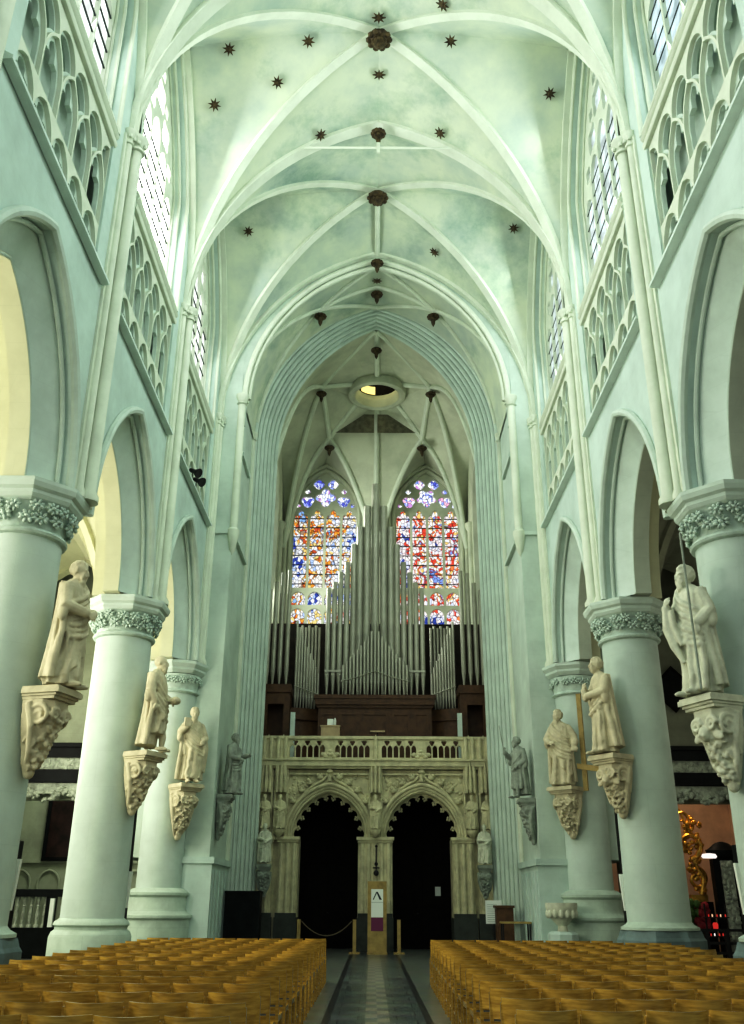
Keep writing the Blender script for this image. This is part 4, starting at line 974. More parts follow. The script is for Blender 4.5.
    if P.get('beard', 1):
        bl = P.get('beard', 1)
        for j in range(26): u = rnd.random(); a = rnd.uniform(-1.2, 1.2); he((.066*sin(a)*(1-.45*u), -.055-.05*cos(a)*(1-.3*u)-.01*u, -.075-.12*u*bl), (.021, .021, .034), 7, 5)
        he((-.022, -.112, -.056), (.022, .012, .010)); he((.022, -.112, -.056), (.022, .012, .010))
    if P.get('hair', 1):
        hs = P.get('curl', .024)
        for j in range(130):
            a = rnd.uniform(0, 2*pi); b = math.asin(rnd.uniform(-.75, 1))
            x, y, z = cos(b)*cos(a), cos(b)*sin(a), sin(b)
            if y < -.15 and z < .70+.2*y: continue
            he((x*.086, .016+y*.108, .035+z*.106), (hs, hs, hs*1.1), 7, 5)
    # arms
    for sd, key in ((-1, 'ra'), (1, 'la')):
        A = P[key]; ox, oy = off(1.48); sh = (ox+sd*.225, oy+.01, 1.47); limb(m, [sh, A[0], A[1]], [.098, .095, .074]); w = Vector(A[1]); d = (w-Vector(A[0])).normalized()
        limb(m, [w-d*.04, w+d*.03], [.046, .038]); hand(m, w+d*.02, A[2] if len(A) > 2 else d, A[3] if len(A) > 3 else (0, 1, -.3), A[4] if len(A) > 4 else .6, -sd)
        e = Vector(A[0]); m.ell(e+Vector((0, .02, -.10)), (.075, .085, .15), 10, 8)   # hanging sleeve
    for tb in P.get('cloth', []): m.tube([Vector(q) for q in tb[0]], tb[1], 9)
    return m
def statue(name, label, P, mt, vox=.0150):
    me = voxel(figure(P), 'carved_figure', mt, vox); o = link(name, me); tag(o, label, 'statue'); o.scale = (P.get('s', 1.06),)*3
    return o
def bracket_mesh(seed, w, d, h, style):
    """baroque console: tapering body with volutes and foliage or cherub lumps; back face at y=0, front towards -Y, top at z=0"""
    m = MB(); rnd = random.Random(seed); pr = [(0, 1.0, 1.0), (-.10, .98, 1.0), (-.28, .92, .95), (-.5, .74, .72), (-.72, .52, .50), (-.9, .36, .34), (-1.0, .16, .18)]
    vs = []
    for z, a, b in pr:
        W_, D_ = w/2*a*.86, d*b*.8
        vs += [(-W_, -.015, z*h), (W_, -.015, z*h), (W_, -D_*.7, z*h), (W_*.6, -D_, z*h), (-W_*.6, -D_, z*h), (-W_, -D_*.7, z*h)]
    fs = []
    for i in range(len(pr)-1):
        for k in range(6): l = (k+1) % 6; fs.append((i*6+k, i*6+l, i*6+6+l, i*6+6+k))
    fs.append(tuple(range(6))); fs.append(tuple(range(len(pr)*6-1, len(pr)*6-7, -1))); m.add(vs, fs)
    def volute(c, r, ax, turns=1.6, th=.04):
        pts = []
        for i in range(26): a = turns*2*pi*i/25; rr = r*(1-.82*i/25); pts.append((c[0]+ax[0]*0, c[1]+rr*cos(a), c[2]+rr*sin(a)) if ax[0] else (c[0]+rr*cos(a), c[1], c[2]+rr*sin(a)))
        m.tube(pts, [th*(1-.5*i/25) for i in range(26)], 7)
    for sx in (-1, 1):
        volute((sx*w*.40, -d*.5, -h*.24), d*.28, (1, 0)); volute((sx*w*.30, -d*.3, -h*.62), d*.18, (1, 0), 1.4, .03); volute((sx*w*.22, -d*.80, -h*.22), w*.15, (0, 1), 1.5, .04)
        m.tube([(sx*w*.42, -d*.2, -h*.05), (sx*w*.43, -d*.35, -h*.4), (sx*w*.3, -d*.3, -h*.75), (sx*w*.12, -d*.12, -h*1.0)], [.06, .055, .05, .03], 8)
    if style == 'cherub':
        m.ell((0, -d*.80, -h*.34), (.095, .10, .12), 12, 9); m.ell((0, -d*.80-.10, -h*.36), (.022, .03, .03)); 
        for sx in (-1, 1): m.ell((sx*.04, -d*.80-.075, -h*.37), (.035, .03, .035)); m.ell((sx*.19, -d*.70, -h*.36), (.14, .04, .07), 10, 7, Matrix.Rotation(sx*.5, 3, 'Y'))
    for i in range(95):
        u = rnd.random(); a = rnd.uniform(-1, 1); z = -h*(.12+.85*u); k = 1-.72*max(0, u-.15)
        p = (a*w*.42*k, -d*(.80*k)*(1-.35*a*a)-rnd.uniform(-.02, .04), z)
        m.ell(p, (rnd.uniform(.02, .05), rnd.uniform(.03, .06), rnd.uniform(.03, .06)), 7, 5, Matrix.Rotation(rnd.uniform(0, 3), 3, 'Y'))
    m.ell((0, -d*.16, -h*1.0), (.10, min(.10, d*.15), .12), 10, 7)
    m.v = [(x, min(y, 0), z) for x, y, z in m.v]
    return m
def console(label, seed, w, d, h, style, mt):
    t = thing('statue_console', label, 'console')
    m = MB()
    for a, z0, z1 in ((.86, 0, .05), (.92, .05, .09), (1.0, .09, .17), (.96, .17, .20)): m.box(-w/2*a, w/2*a, -d*a, 0, z0, z1)
    m.build('console_slab', mt, t, smooth=False); b = m = MB()
    link('carved_bracket', voxel(bracket_mesh(seed, w, d, h, style), 'carved_bracket', mt, .015, 1), t); return t
DOWN = (0, -.2, -1)
POSES = {
 'col1L': dict(seed=1, head=.15, nod=.18, beard=1.3, mantle=.42, tilt=.30, mdir=1, swags=7, sw0=.72, swr=.42, cloak=1.08, cx=.03, s=1.09, ra=((-.33, -.06, 1.18), (-.12, -.30, 1.10)), la=((.33, -.08, 1.2), (.10, -.32, 1.14), (-.6, -.5, -.1))),
 'col2L': dict(seed=2, head=.1, nod=.05, beard=.6, hair=0, mantle=.52, tilt=.2, mdir=-1, hem=.34, swags=5, sw0=.62, swr=.3, cloak=.95, ra=((-.33, .02, 1.18), (-.28, -.10, .96), (0, -.3, -1)), la=((.33, -.08, 1.16), (.14, -.29, 1.04)), bare=.12, girth=1.02, s=1.10),
 'col3L': dict(seed=3, head=-.25, nod=.12, beard=1.2, mantle=.5, tilt=.22, mdir=-1, swags=6, sw0=.70, swr=.4, ra=((-.36, -.08, 1.28), (-.24, -.27, 1.42), (.3, -.2, .9)), la=((.36, -.03, 1.16), (.22, -.26, 1.06)), bare=.10, hem=.10, s=1.08, cloth=[([(.32, -.1, 1.16), (.36, -.12, .9), (.34, -.08, .55), (.36, -.04, .3)], [.06, .075, .08, .05]), ([(.27, -.17, 1.1), (.30, -.18, .8), (.28, -.13, .5)], [.05, .05, .03])]),
 'pierL': dict(seed=4, head=.2, nod=.1, beard=1, mantle=.5, tilt=.25, mdir=1, swags=5, ra=((-.30, -.05, 1.16), (-.10, -.28, 1.12)), la=((.34, -.14, 1.22), (.24, -.42, 1.26)), s=.90),
 'col1R': dict(seed=5, head=-.12, nod=.05, beard=.7, curl=.032, mantle=.45, tilt=.28, mdir=-1, swags=7, sw0=.66, swr=.5, cloak=1.08, ra=((-.33, -.12, 1.26), (-.15, -.34, 1.30), (.2, -.1, .9)), la=((.36, .02, 1.18), (.29, -.16, 1.0), (0, -.4, -1)), s=1.10, cloth=[([(-.14, -.36, 1.32), (-.16, -.34, 1.0), (-.08, -.32, .72), (.03, -.28, .45)], [.05, .085, .07, .03]), ([(-.05, -.33, 1.26), (-.04, -.32, 1.0), (.06, -.30, .7)], [.04, .05, .03])]),
 'col2R': dict(seed=6, head=-.15, nod=-.02, beard=0, curl=.026, mantle=.78, tilt=.10, mdir=1, swags=4, sw0=.82, swr=.25, cloak=1.12, cx=.06, ra=((-.30, -.10, 1.22), (-.10, -.32, 1.26), (.3, -.2, .9)), la=((.33, -.10, 1.2), (.06, -.33, 1.14), (-.8, -.3, .2)), s=1.10, cloth=[([(-.08, -.32, 1.36), (-.06, -.34, 1.2), (0, -.33, 1.05)], [.05, .07, .05])]),
 'col3R': dict(seed=7, head=-.5, nod=.12, beard=.9, mantle=.48, tilt=.26, mdir=-1, swags=7, sw0=.66, swr=.42, ra=((-.34, -.08, 1.2), (-.20, -.30, 1.08), (.6, -.4, 0)), la=((.38, .0, 1.24), (.42, -.12, 1.02), (.1, -.3, -1)), s=1.08, cloth=[([(.38, -.06, 1.3), (.44, -.08, 1.1), (.36, -.14, .85)], [.07, .09, .05])]),
 'pierR': dict(seed=8, head=-.35, nod=.05, beard=.5, mantle=.85, tilt=.1, mdir=1, hem=.28, swags=3, sw0=.86, bare=.12, ra=((-.34, -.12, 1.3), (-.30, -.32, 1.46), (-.2, -.1, .9)), la=((.34, .0, 1.16), (.20, -.20, 1.02)), cloak=.95, s=.90)}
LAB = {
 'col1L': 'bearded stone statue in a long cloak with clasped hands, facing across the nave',
 'col2L': 'bald robed stone statue holding something at its waist, on the round-based column',
 'col3L': 'bearded stone statue facing the chairs, one arm raised to its chest and a leg bare',
 'pierL': 'small dark grey robed statue on a tower pier, one arm held out',
 'col1R': 'curly-haired stone statue with a long staff, gathering its cloak before its chest',
 'col2R': 'beardless stone statue with hands at its chest and a cape down its back',
 'col3R': 'stone statue turned aside with a tall wooden cross standing at its shoulder',
 'pierR': 'small grey stone statue holding a long thin spear on the tower pier'}
CLAB = {
 'col1L': 'carved stone console with big scrolls under the bearded cloaked statue', 'col2L': 'yellowish carved console under the bald statue', 'col3L': 'carved console under the statue with raised arm and bare leg', 'pierL': 'dark tapering console under the small grey statue with an outstretched arm',
 'col1R': 'white carved console with scrolls and a cherub under the statue with the staff', 'col2R': 'carved console with a face-like centre under the caped beardless statue', 'col3R': 'carved foliage console under the statue with the wooden cross', 'pierR': 'grey bracket under the small statue with the spear'}
#        side, centre (x, y), direction from column, facing, z of console top, width, depth, height
PLACE = {
 'col1L': (-CX1, Y1C, -.27, -.10, 4.36, .68, .66, 1.05), 'col2L': (-CX, YC[3], -.48, -.05, 4.29, .70, .66, 1.0), 'col3L': (-5.93, 27.04, -.82, -1.0, 4.28, .74, .70, 1.15), 'pierL': (None, 27.75, 0, -.35, 4.15, .60, .46, .95),
 'col1R': (CX1, Y1C, -pi+.40, -pi+.30, 4.26, .74, .66, 1.1), 'col2R': (CX, YC[3], -pi+.58, -pi+.2, 4.27, .74, .66, 1.0), 'col3R': (5.93, 27.04, -pi+.85, -2.1, 4.26, .78, .70, 1.05), 'pierR': (None, 27.5, pi, -pi+.5, 4.06, .60, .46, .95)}
for key, (cx, cy, dr, face, z, w, d, h) in PLACE.items():
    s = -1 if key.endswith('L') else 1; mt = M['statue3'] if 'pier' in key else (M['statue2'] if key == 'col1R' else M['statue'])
    c = console(CLAB[key], 40+len(key)+ord(key[3]), w, d, h, 'cherub' if key[3:] in ('1R', '2R') else 'leaf', mt)
    if cx is None: bx, by = s*(PX-.012), cy; dr = 0 if s < 0 else pi
    else: rr = .665 if 'col3' not in key else .635; bx, by = cx+rr*cos(dr), cy+rr*sin(dr)
    c.location = (bx, by, z); c.rotation_euler = (0, 0, dr+pi/2)
    st = statue('stone_statue', LAB[key], POSES[key], mt)
    k = .44 if 'pier' not in key else .37; st.location = (bx+k*cos(dr), by+k*sin(dr), z+.203); st.rotation_euler = (0, 0, face+pi/2)
    sc_ = POSES[key].get('s', 1)
    if key == 'col1R':
        m = MB(); m.tube([(.33, -.28, .03), (.30, -.26, 2.35)], .017, 8); tag(m.build('staff', M['statue3'], st), 'long thin dark staff')
    if key == 'pierR':
        m = MB(); m.tube([(-.22, -.34, 1.1), (-.42, -.42, 2.35)], .014, 6); m.build('spear', M['statue3'], st)
    if key == 'col3R':
        m = MB(); m.box(.50, .62, .06, .13, -.12, 2.35); m.box(.40, 1.05, .0, .06, .42, .56, lambda x, y, z: (x, y, z-.3*(x-.40)*.6)); tag(m.build('cross', M['lectern'], st, smooth=False), 'tall pale wooden cross leaning behind the figure')
    if key == 'col2L':
        m = MB(); m.ell((.06, -.42, 1.03), (.15, .10, .08), 12, 8); m.build('held_object', mt, st)
    if key == 'col3L':
        m = MB(); m.box(-.36, -.20, -.34, -.28, 1.40, 1.62, lambda x, y, z: (x, y, z)); m.build('book', mt, st, smooth=False)
# small figures in the gallery niches and on the tower jambs (one carving repeated)
fig = voxel(figure(dict(seed=11, beard=1, swags=4, ra=((-.32, -.06, 1.18), (-.12, -.28, 1.16)), la=((.32, -.06, 1.18), (.14, -.28, 1.06)))), 'niche_figure', M['jube'], .026)
for x, lab in ((-3.72, 'small carved figure in the outermost niche of the gallery, beside the dark box'), (-3.20, 'small carved figure in the second niche, next to the roped arch'), (.03, 'small carved figure between the two gallery arches above the wooden sign'), (3.28, 'small carved figure in the niche next to the right-hand gallery arch'), (3.80, 'small carved figure in the outermost niche above the white notice board')):
    o = link('niche_figure', fig); tag(o, lab, 'statue', 'small figures in the gallery niches'); o.location = (x, GY-.28, 3.725); o.scale = (.56, .46, .57)
fig2 = fig.copy(); fig2.materials.clear(); fig2.materials.append(M['statue2'])
for s in (-1, 1):
    o = link('jamb_figure', fig2); tag(o, 'small pale figure on a bracket at the %s jamb of the tower arch' % ('left' if s < 0 else 'right'), 'statue'); o.location = (s*3.56, 31.40, 2.62); o.scale = (.62,)*3
    c = console('dark little bracket under the pale jamb figure on the %s' % ('left' if s < 0 else 'right'), 77, .46, .34, .7, 'leaf', M['statue3']); c.location = (s*3.56, 31.62, 2.41)

# ------------------------------------------------------------------ chairs
def chair_parts():
    h, w = .82, .209; D = {}
    m = MB(); n = 10      # back board, bowed, convex towards the camera
    def bd(x): return -.12*(1-(x/w)**2)
    vs = []; fs = []
    for i in range(n+1):
        x = -w+2*w*i/n
        for z, dy in ((.585, .0), (.82, -.03)):
            vs += [(x, bd(x)+dy-.012, z), (x, bd(x)+dy+.008, z)]
    for i in range(n):
        a, b = i*4, i*4+4; fs += [(a, b, b+2, a+2), (a+1, a+3, b+3, b+1), (a+2, b+2, b+3, a+3), (a, a+1, b+1, b)]
    fs += [(0, 2, 3, 1), (n*4, n*4+1, n*4+3, n*4+2)]; m.add(vs, fs); D['backrest'] = (m.mesh('backrest', M['chair'], True, .5), 1)
    for sx, nm in ((-1, 'rear'), (1, 'rear2')):
        m = MB(); m.box(sx*.20-.016, sx*.20+.016, -.008, .034, 0, .585+.2, lambda x, y, z: (x, y-.03*max(0, z-.45)/.37, z)); D[nm] = (m.mesh('leg', M['chair'], False), 2)
        m = MB(); m.box(sx*.20-.016, sx*.20+.016, .36, .395, 0, .475); D[nm+'f'] = (m.mesh('leg', M['chair'], False), 2)
    m = MB(); m.box(-.18, .18, .04, .40, .435, .455); D['seat'] = (m.mesh('seat', M['seat'], False), 3)
    m = MB()
    for sx in (-1, 1): m.box(sx*.20-.014, sx*.20+.014, .034, .36, .42, .47); m.box(sx*.20-.010, sx*.20+.010, .034, .36, .18, .21)
    m.box(-.186, .186, .01, .035, .42, .47); m.box(-.186, .186, .37, .39, .42, .47); m.box(-.186, .186, .365, .385, .20, .235); D['seat_frame'] = (m.mesh('seat_frame', M['chair'], False), 4)
    return D
CP = chair_parts()
far = MB()
for k in ('rear', 'rear2', 'rearf', 'rear2f', 'seat_frame'):
    me = CP[k][0]; far.add([tuple(v.co) for v in me.vertices], [tuple(p.vertices) for p in me.polygons])
FARME = far.mesh('chair_frame', M['chair'], False)
ORD = ['first', 'second', 'third', 'fourth', 'fifth', 'sixth', 'seventh', 'eighth', 'ninth', 'tenth', 'eleventh', 'twelfth', 'thirteenth', 'fourteenth', 'fifteenth', 'sixteenth', 'seventeenth', 'eighteenth']
FPX, PIT, YAW, ROL, XC, EYE = 911.19, .4042, -.0017, .0057, -.0896, 1.5
def px_of(X, Y, Z):
    d = Y*cos(PIT)+(Z-EYE)*sin(PIT); return 372+FPX*(X-XC)/d
crnd = random.Random(4)
def chairs(s, x_in, n, y0, rows, dy, block):
    for r in range(rows):
        y = y0+dy*r
        for c in range(n):
            x = s*(x_in+.225+.45*c+(.012*(y-y0) if s > 0 else 0)); p = px_of(x, y, .8)
            if p < -50 or p > 794: continue
            if any(abs(x-sx*CX) < 1.12 and abs(y+.2-YC[k]) < 1.3 for sx, k in ((-1, 2), (-1, 3), (1, 2), (1, 3))): continue
            t = thing('church_chair', 'wooden church chair, %s row from the front edge, %s seat from the aisle, %s block' % (ORD[r], ORD[c], block), 'chair', (x+crnd.uniform(-.006, .006), y+crnd.uniform(-.03, .03), 0), crnd.uniform(-.012, .012), 'wooden chairs in the %s block' % block)
            full = r < 5 or c == 0
            link('backrest', CP['backrest'][0], t); link('seat', CP['seat'][0], t)
            if full:
                for k in ('rear', 'rear2', 'rearf', 'rear2f'): link('leg', CP[k][0], t)
                link('seat_frame', CP['seat_frame'][0], t)
            else: link('chair_frame', FARME, t)
chairs(-1, .98, 8, 6.72, 17, .835, 'left')
chairs(1, .90, 10, 7.21, 16, .835, 'right')

# ------------------------------------------------------------------ ends of the aisles: marble chapel portals
for s, nm in SIDES:
    w = struct(link('wall_aisle_end_'+nm, None), 'end wall of the %s side aisle above the marble chapel portal' % nm, 'wall')
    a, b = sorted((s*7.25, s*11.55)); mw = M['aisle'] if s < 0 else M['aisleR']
    oc = s*9.45
    MB().slab([(a, 0), (oc-1.65, 0), (oc-1.65, 4.3), (oc+1.65, 4.3), (oc+1.65, 0), (b, 0), (b, 12.5), (a, 12.5)], [], 28.95, 29.25, Q).build('end_wall', mw, w, smooth=False)
    m = MB(); m.sweep([Q(u, v, 28.93) for u, v in parch(s*9.1, 2.35, 7.5, 3.5)], roll(.10), (0, 1, 0)); m.sweep([Q(u, v, 28.93) for u, v in parch(s*9.1, 1.9, 7.5, 3.0)], roll(.06), (0, 1, 0)); m.build('wall_arch', M['cream'] if s < 0 else mw, w)
    y0 = 28.9
    t = thing('chapel_portal', 'black marble chapel portal with a carved white frieze at the end of the %s aisle' % nm, 'portal', (0, 0, 0))
    m = MB(); m.box(a+.1, b-.05, 28.45, y0, 5.50, 5.92); m.box(a+.05, b-.02, 28.35, y0, 5.80, 5.92); m.build('black_cornice', M['black'], t, smooth=False)
    m = MB(); m.box(a+.1, b-.05, 28.55, y0, 5.15, 5.50); 
    rnd = random.Random(9)
    for i in range(110): m.ell((rnd.uniform(a+.15, b-.1), 28.55, rnd.uniform(5.18, 5.47)), (rnd.uniform(.05, .12), .03, rnd.uniform(.03, .06)), 7, 5, Matrix.Rotation(rnd.uniform(0, 3), 3, 'Y'))
    m.build('carved_frieze', M['greymarble'], t)
    m = MB(); m.box(a+.1, b-.05, 28.5, y0, 4.78, 5.15); m.build('black_architrave', M['black'], t, smooth=False)
    m = MB()
    for i in range(100):   # garland hanging below the architrave and down the jambs
        u = rnd.uniform(-1, 1); x = oc+u*1.7; zz = 4.74-rnd.uniform(.05, .30)-.22*abs(sin(u*pi*1.5))
        m.ell((x, 28.6, zz), (rnd.uniform(.05, .11), .06, rnd.uniform(.05, .09)), 7, 5)
    m.box(oc-1.6, oc+1.6, 28.6, 28.66, 4.45, 4.76); m.build('carved_garland', M['greymarble'], t)
    for sx in (-1, 1):
        m = MB(); m.box(oc+sx*1.52-.09, oc+sx*1.52+.09, 28.6, 28.66, 2.5, 4.62)
        for i in range(60): m.ell((oc+sx*1.52+rnd.uniform(-.1, .1), 28.6, rnd.uniform(2.6, 4.6)), (rnd.uniform(.04, .08), .05, rnd.uniform(.05, .10)), 7, 5)
        m.build('carved_strip', M['greymarble'], t)
    m = MB()
    for sx in (-1, 1): m.box(oc+sx*1.85-.22, oc+sx*1.85+.22, 28.5, y0, 0, 4.78); m.box(oc+sx*1.85-.27, oc+sx*1.85+.27, 28.42, y0, 0, .7)
    m.build('black_pilaster', M['black'], t, smooth=False)
    # chapel behind
    c = struct(link('wall_chapel_'+nm, None), 'walls of the chapel behind the %s portal' % nm, 'wall')
    MB().box(oc-3, oc+2.9, 32.3, 32.5, 0, 6.5).build('back_wall', M['aisle'] if s < 0 else M['pink'], c, smooth=False)
    MB().box(oc-3, oc+2.9, 29.26, 32.3, 6.3, 6.5).build('chapel_roof', mw, c, smooth=False)
    for xx in (oc-2.6, oc+2.5): MB().box(xx, xx+.1, 29.26, 32.3, 0, 6.3).build('side_wall', M['aisle'] if s < 0 else M['pink'], c, smooth=False)
    if s < 0:
        m = MB()
        m.box(oc-2.4, oc+2.4, 32.2, 32.3, 2.62, 2.75)
        for j in range(5): x = oc-2.2+.95*j; m.sweep([Q(x-.35, .6, 32.26)]+[Q(u, v, 32.26) for u, v in parch(x, .35, 2.0, .4)]+[Q(x+.35, .6, 32.26)], roll(.04), (0, 1, 0))
        m.build('blind_arcade', M['aisle'], c)
t = thing('altar_painting', 'dark reddish framed painting hanging on the chapel wall behind the balustrade', 'painting', (-10.15, 32.2, 2.78))
m = MB(); m.box(-.75, 1.1, 0, .06, 0, 2.3); m.build('canvas', M['painting'], t, smooth=False)
m = MB(); m.slab([(-.85, -.1), (1.2, -.1), (1.2, 2.4), (-.85, 2.4)], [[(-.73, .02), (1.08, .02), (1.08, 2.28), (-.73, 2.28)]], -.05, 0, Q); m.build('frame', M['black'], t, smooth=False)
t = thing('communion_rail', 'black rail with pale stone balusters closing the left chapel', 'balustrade', (-9.2, 28.2, 0))
m = MB(); m.box(-1.85, 1.85, -.14, .14, 1.58, 1.78); m.build('top_rail', M['black'], t, smooth=False)
m = MB(); m.box(-1.85, 1.85, -.16, .16, 0, .78); m.build('bottom_rail', M['black'], t, smooth=False)
for x in (-1.75, -.05, .08, 1.75): m = MB(); m.box(x-.06, x+.06, -.1, .1, .78, 1.58); m.build('rail_post', M['black'], t, smooth=False)
BAL = None
for x in [-1.55+.2*i for i in range(8)]+[.32+.2*i for i in range(7)]:
    if BAL is None:
        m = MB(); m.lathe([(.07, .782), (.07, .84), (.035, .88), (.05, 1.0), (.06, 1.12), (.035, 1.3), (.055, 1.34), (.03, 1.38), (.06, 1.50), (.07, 1.52), (.07, 1.578)], 10); BAL = m.mesh('baluster', M['greymarble'])
    o = link('baluster', BAL, t); o.location = (x, 0, 0)
m = MB(); m.box(-.10, .02, -.05, .05, 0, .74); o = m.build('white_panel', M['white'], None, smooth=False); o.name = 'notice_card'; o.location = (-9.05, 28.0, .80); tag(o, 'small white upright panel against the black chapel rail', 'panel')
# right chapel: railings, gilded carving, candles
t = thing('chapel_railing', 'low black iron railing in front of the candlelit chapel', 'railing', (9.3, 28.1, 0))
m = MB()
for z in (.2, .45, .78): m.box(-2.1, 2.1, -.03, .03, z, z+.07)
m.build('rail', M['iron'], t, smooth=False)
for x in (-2.0, -1.0, 0.0, .55, 1.2, 2.0): m = MB(); m.box(x-.05, x+.05, -.05, .05, 0, .852); m.build('rail_post', M['iron'], t, smooth=False)
t = thing('gilded_carving', 'tall gilded scrolling altar ornament beside the right-hand column', 'ornament', (10.0, 30.5, 0))
m = MB(); m.box(-.30, .35, -.25, .25, 0, 1.55); m.build('pedestal', M['door'], t, smooth=False)
m = MB(); rnd = random.Random(3)
m.box(-.28, .22, -.2, .2, 1.552, 1.75)
def scroll(c, r, tn, w0, ph=0, sg=1):
    m.tube([(c[0]+sg*r*(1-.75*i/30)*cos(ph+tn*2*pi*i/30), c[1], c[2]+r*(1-.75*i/30)*sin(ph+tn*2*pi*i/30)) for i in range(31)], [w0*(1-.5*i/30) for i in range(31)], 7)
scroll((-.1, 0, 3.2), .42, 1.2, .09, -pi/2); scroll((.02, 0, 2.2), .32, 1.2, .08, pi/2, -1); scroll((-.25, 0, 4.0), .26, 1.1, .06, -pi/2); m.tube([(.1, 0, 1.75), (.22, 0, 2.2), (.0, 0, 2.7), (.30, 0, 3.2), (-.05, 0, 3.6), (-.3, 0, 4.3)], [.09, .08, .08, .09, .07, .03], 8)
for i in range(60): u = rnd.random(); m.ell((.08*sin(u*9)+rnd.uniform(-.22, .25), rnd.uniform(-.1, .1), 1.8+u*2.3), (.07, .05, .08), 7, 5, Matrix.Rotation(rnd.uniform(0, 3), 3, 'Y'))
m.build('gilded_scrolls', M['gold'], t)
t = thing('flower_arrangement', 'red and green flower arrangement low beside the gilded ornament', 'flowers', (9.62, 29.8, 0))
m = MB(); m.lathe([(.12, 0), (.18, .05), (.10, .2), (.2, .7), (.22, .8)], 12); m.build('vase', M['iron'], t)
m = MB()
for i in range(40): m.ell((rnd.uniform(-.35, .1), rnd.uniform(-.15, .15), rnd.uniform(.8, 1.7)), (.10, .08, .12), 7, 5)
m.build('leaves', M['green'], t)
m = MB()
for i in range(34): m.ell((rnd.uniform(.0, .34), rnd.uniform(-.2, .1), rnd.uniform(.75, 1.45)), (.11, .09, .12), 7, 5)
m.build('blossoms', M['red'], t)
t = thing('carved_pilaster', 'grey carved stone pilaster with black sides and a dark top, in the candlelit chapel', 'pilaster', (10.62, 29.62, 0))
m = MB(); m.box(-.38, .38, -.1, .2, 0, 2.75); m.build('black_backing', M['black'], t, smooth=False)
m = MB(); m.box(-.17, .17, -.2, -.1, .1, 2.7)
for i in range(80): m.ell((rnd.uniform(-.15, .15), -.20, rnd.uniform(.15, 2.65)), (rnd.uniform(.04, .08), .04, rnd.uniform(.05, .1)), 7, 5)
m.build('carving', M['greymarble'], t)
m = MB(); m.lathe([(.30, 2.752), (.48, 2.85), (.52, 3.0), (.40, 3.06), (.22, 3.2), (.05, 3.25)], 12, (0, .05, 0), sy=.5); m.build('dark_top', M['black'], t)
t = thing('candle_stand', 'iron stand of votive lights glowing red and white behind the railing', 'candles', (9.85, 28.75, 0))
m = MB()
for z in (.62, 1.12): m.box(-.32, .32, -.2, .2, z, z+.03)
for sx in (-1, 1): m.box(sx*.30-.02, sx*.30+.02, -.02, .02, 0, 1.5)
m.build('iron_stand', M['iron'], t, smooth=False)
for i in range(5):
    x = -.24+.12*i
    for z, mt in ((.652, 'redlamp' if i % 3 == 0 else 'whitelamp' if i % 3 == 1 else 'redlamp'), (1.152, 'candle' if i % 2 else 'redlamp')):
        m = MB(); m.lathe([(.016, 0), (.02, .04), (.014, .07)], 8, (x, -.1+.05*(i % 2), z)); m.build('votive_light', M[mt], t)
m = MB(); m.lathe([(.07, 0), (.08, .12), (.05, .16)], 10); o = m.build('sanctuary_lamp', M['redlamp']); o.location = (9.58, 28.1, .855); tag(o, 'bright red glass lamp standing on the iron railing', 'lamp')
m = MB(); m.lathe([(.20, 0), (.24, .05), (.20, .12), (.05, .14)], 14, sy=.5); o = m.build('ceiling_spotlight', M['whitelamp']); o.location = (10.02, 29.15, 2.75); tag(o, 'bright white oval lamp above the votive lights', 'lamp')
# hatchments
for x, z, r, lab in ((9.45, 7.75, .68, 'black diamond-shaped board on the dark wall beyond the curly-haired statue'), (7.15, 5.9+.9, .5, 'black diamond-shaped board partly hidden behind the caped statue')):
    t = thing('hatchment', lab, 'board', (x, 28.80, z))
    m = MB(); m.slab([(0, -r), (r, 0), (0, r), (-r, 0)], [], 0, .06, Q); m.build('board', M['black'], t, smooth=False)
    m = MB(); m.slab([(0, -r-.07), (r+.07, 0), (0, r+.07), (-r-.07, 0)], [[(0, -r+.04), (r-.04, 0), (0, r-.04), (-r+.04, 0)]], -.04, -.001, Q); m.build('frame', M['door'], t, smooth=False)
# black uprights with white panels fixed behind the columns
for s, k, lab in ((-1, 2, 'tall black upright with a white panel on the edge column nearest the black chapel rail'), (-1, 3, 'tall black upright with a white panel on the round-based column'), (1, 2, 'tall black upright with a white panel on the column by the candlelit chapel'), (1, 3, 'tall black upright with a white panel on the grey-plinthed column')):
    t = thing('column_upright', lab, 'panel', (s*(CX1-.48 if k == 2 else CX-.55), Y1C+.56 if k == 2 else YC[k]+.46, .5))
    m = MB(); m.box(*sorted((-s*.03, s*.05)), -.05, .12, 0, 3.25 if k == 3 else 1.85); m.build('black_upright', M['black'], t, smooth=False)
    m = MB(); m.box(*sorted((-s*.07, s*.02)), -.14, -.055, .85, 1.58, lambda x, y, z: (x-s*(z-.9)*.06, y, z)); m.build('white_panel', M['white'], t, smooth=False)
# ------------------------------------------------------------------ small things around the gallery
t = thing('information_board', 'pale wooden board with a white sheet and a purple square, standing before the gallery pier', 'sign', (.09, 31.35, 0))
m = MB(); m.box(-.30, .30, -.05, .05, 0, 2.1); m.box(-.32, .32, -.16, .16, 0, .05); m.build('wooden_board', M['lectern'], t, smooth=False)
m = MB(); m.box(-.19, .19, -.062, -.052, 1.05, 1.87); m.build('white_sheet', M['white'], t, smooth=False)
m = MB(); m.box(-.19, .19, -.063, -.052, .66, 1.045); m.build('purple_square', M['purple'], t, smooth=False)
m = MB(); yy = -.066
for p in ([(-.14, 1.56), (-.105, 1.56), (.005, 1.79), (-.03, 1.79)], [(-.03, 1.79), (.02, 1.79), (.15, 1.56), (.075, 1.56)]): m.slab(p, [], yy, yy+.002, Q)
m.build('printed_mark', M['ink'], t, smooth=False)
m = MB(); m.box(-.18, .18, yy, yy+.002, 1.475, 1.49); m.build('printed_line', M['greyink'], t, smooth=False)
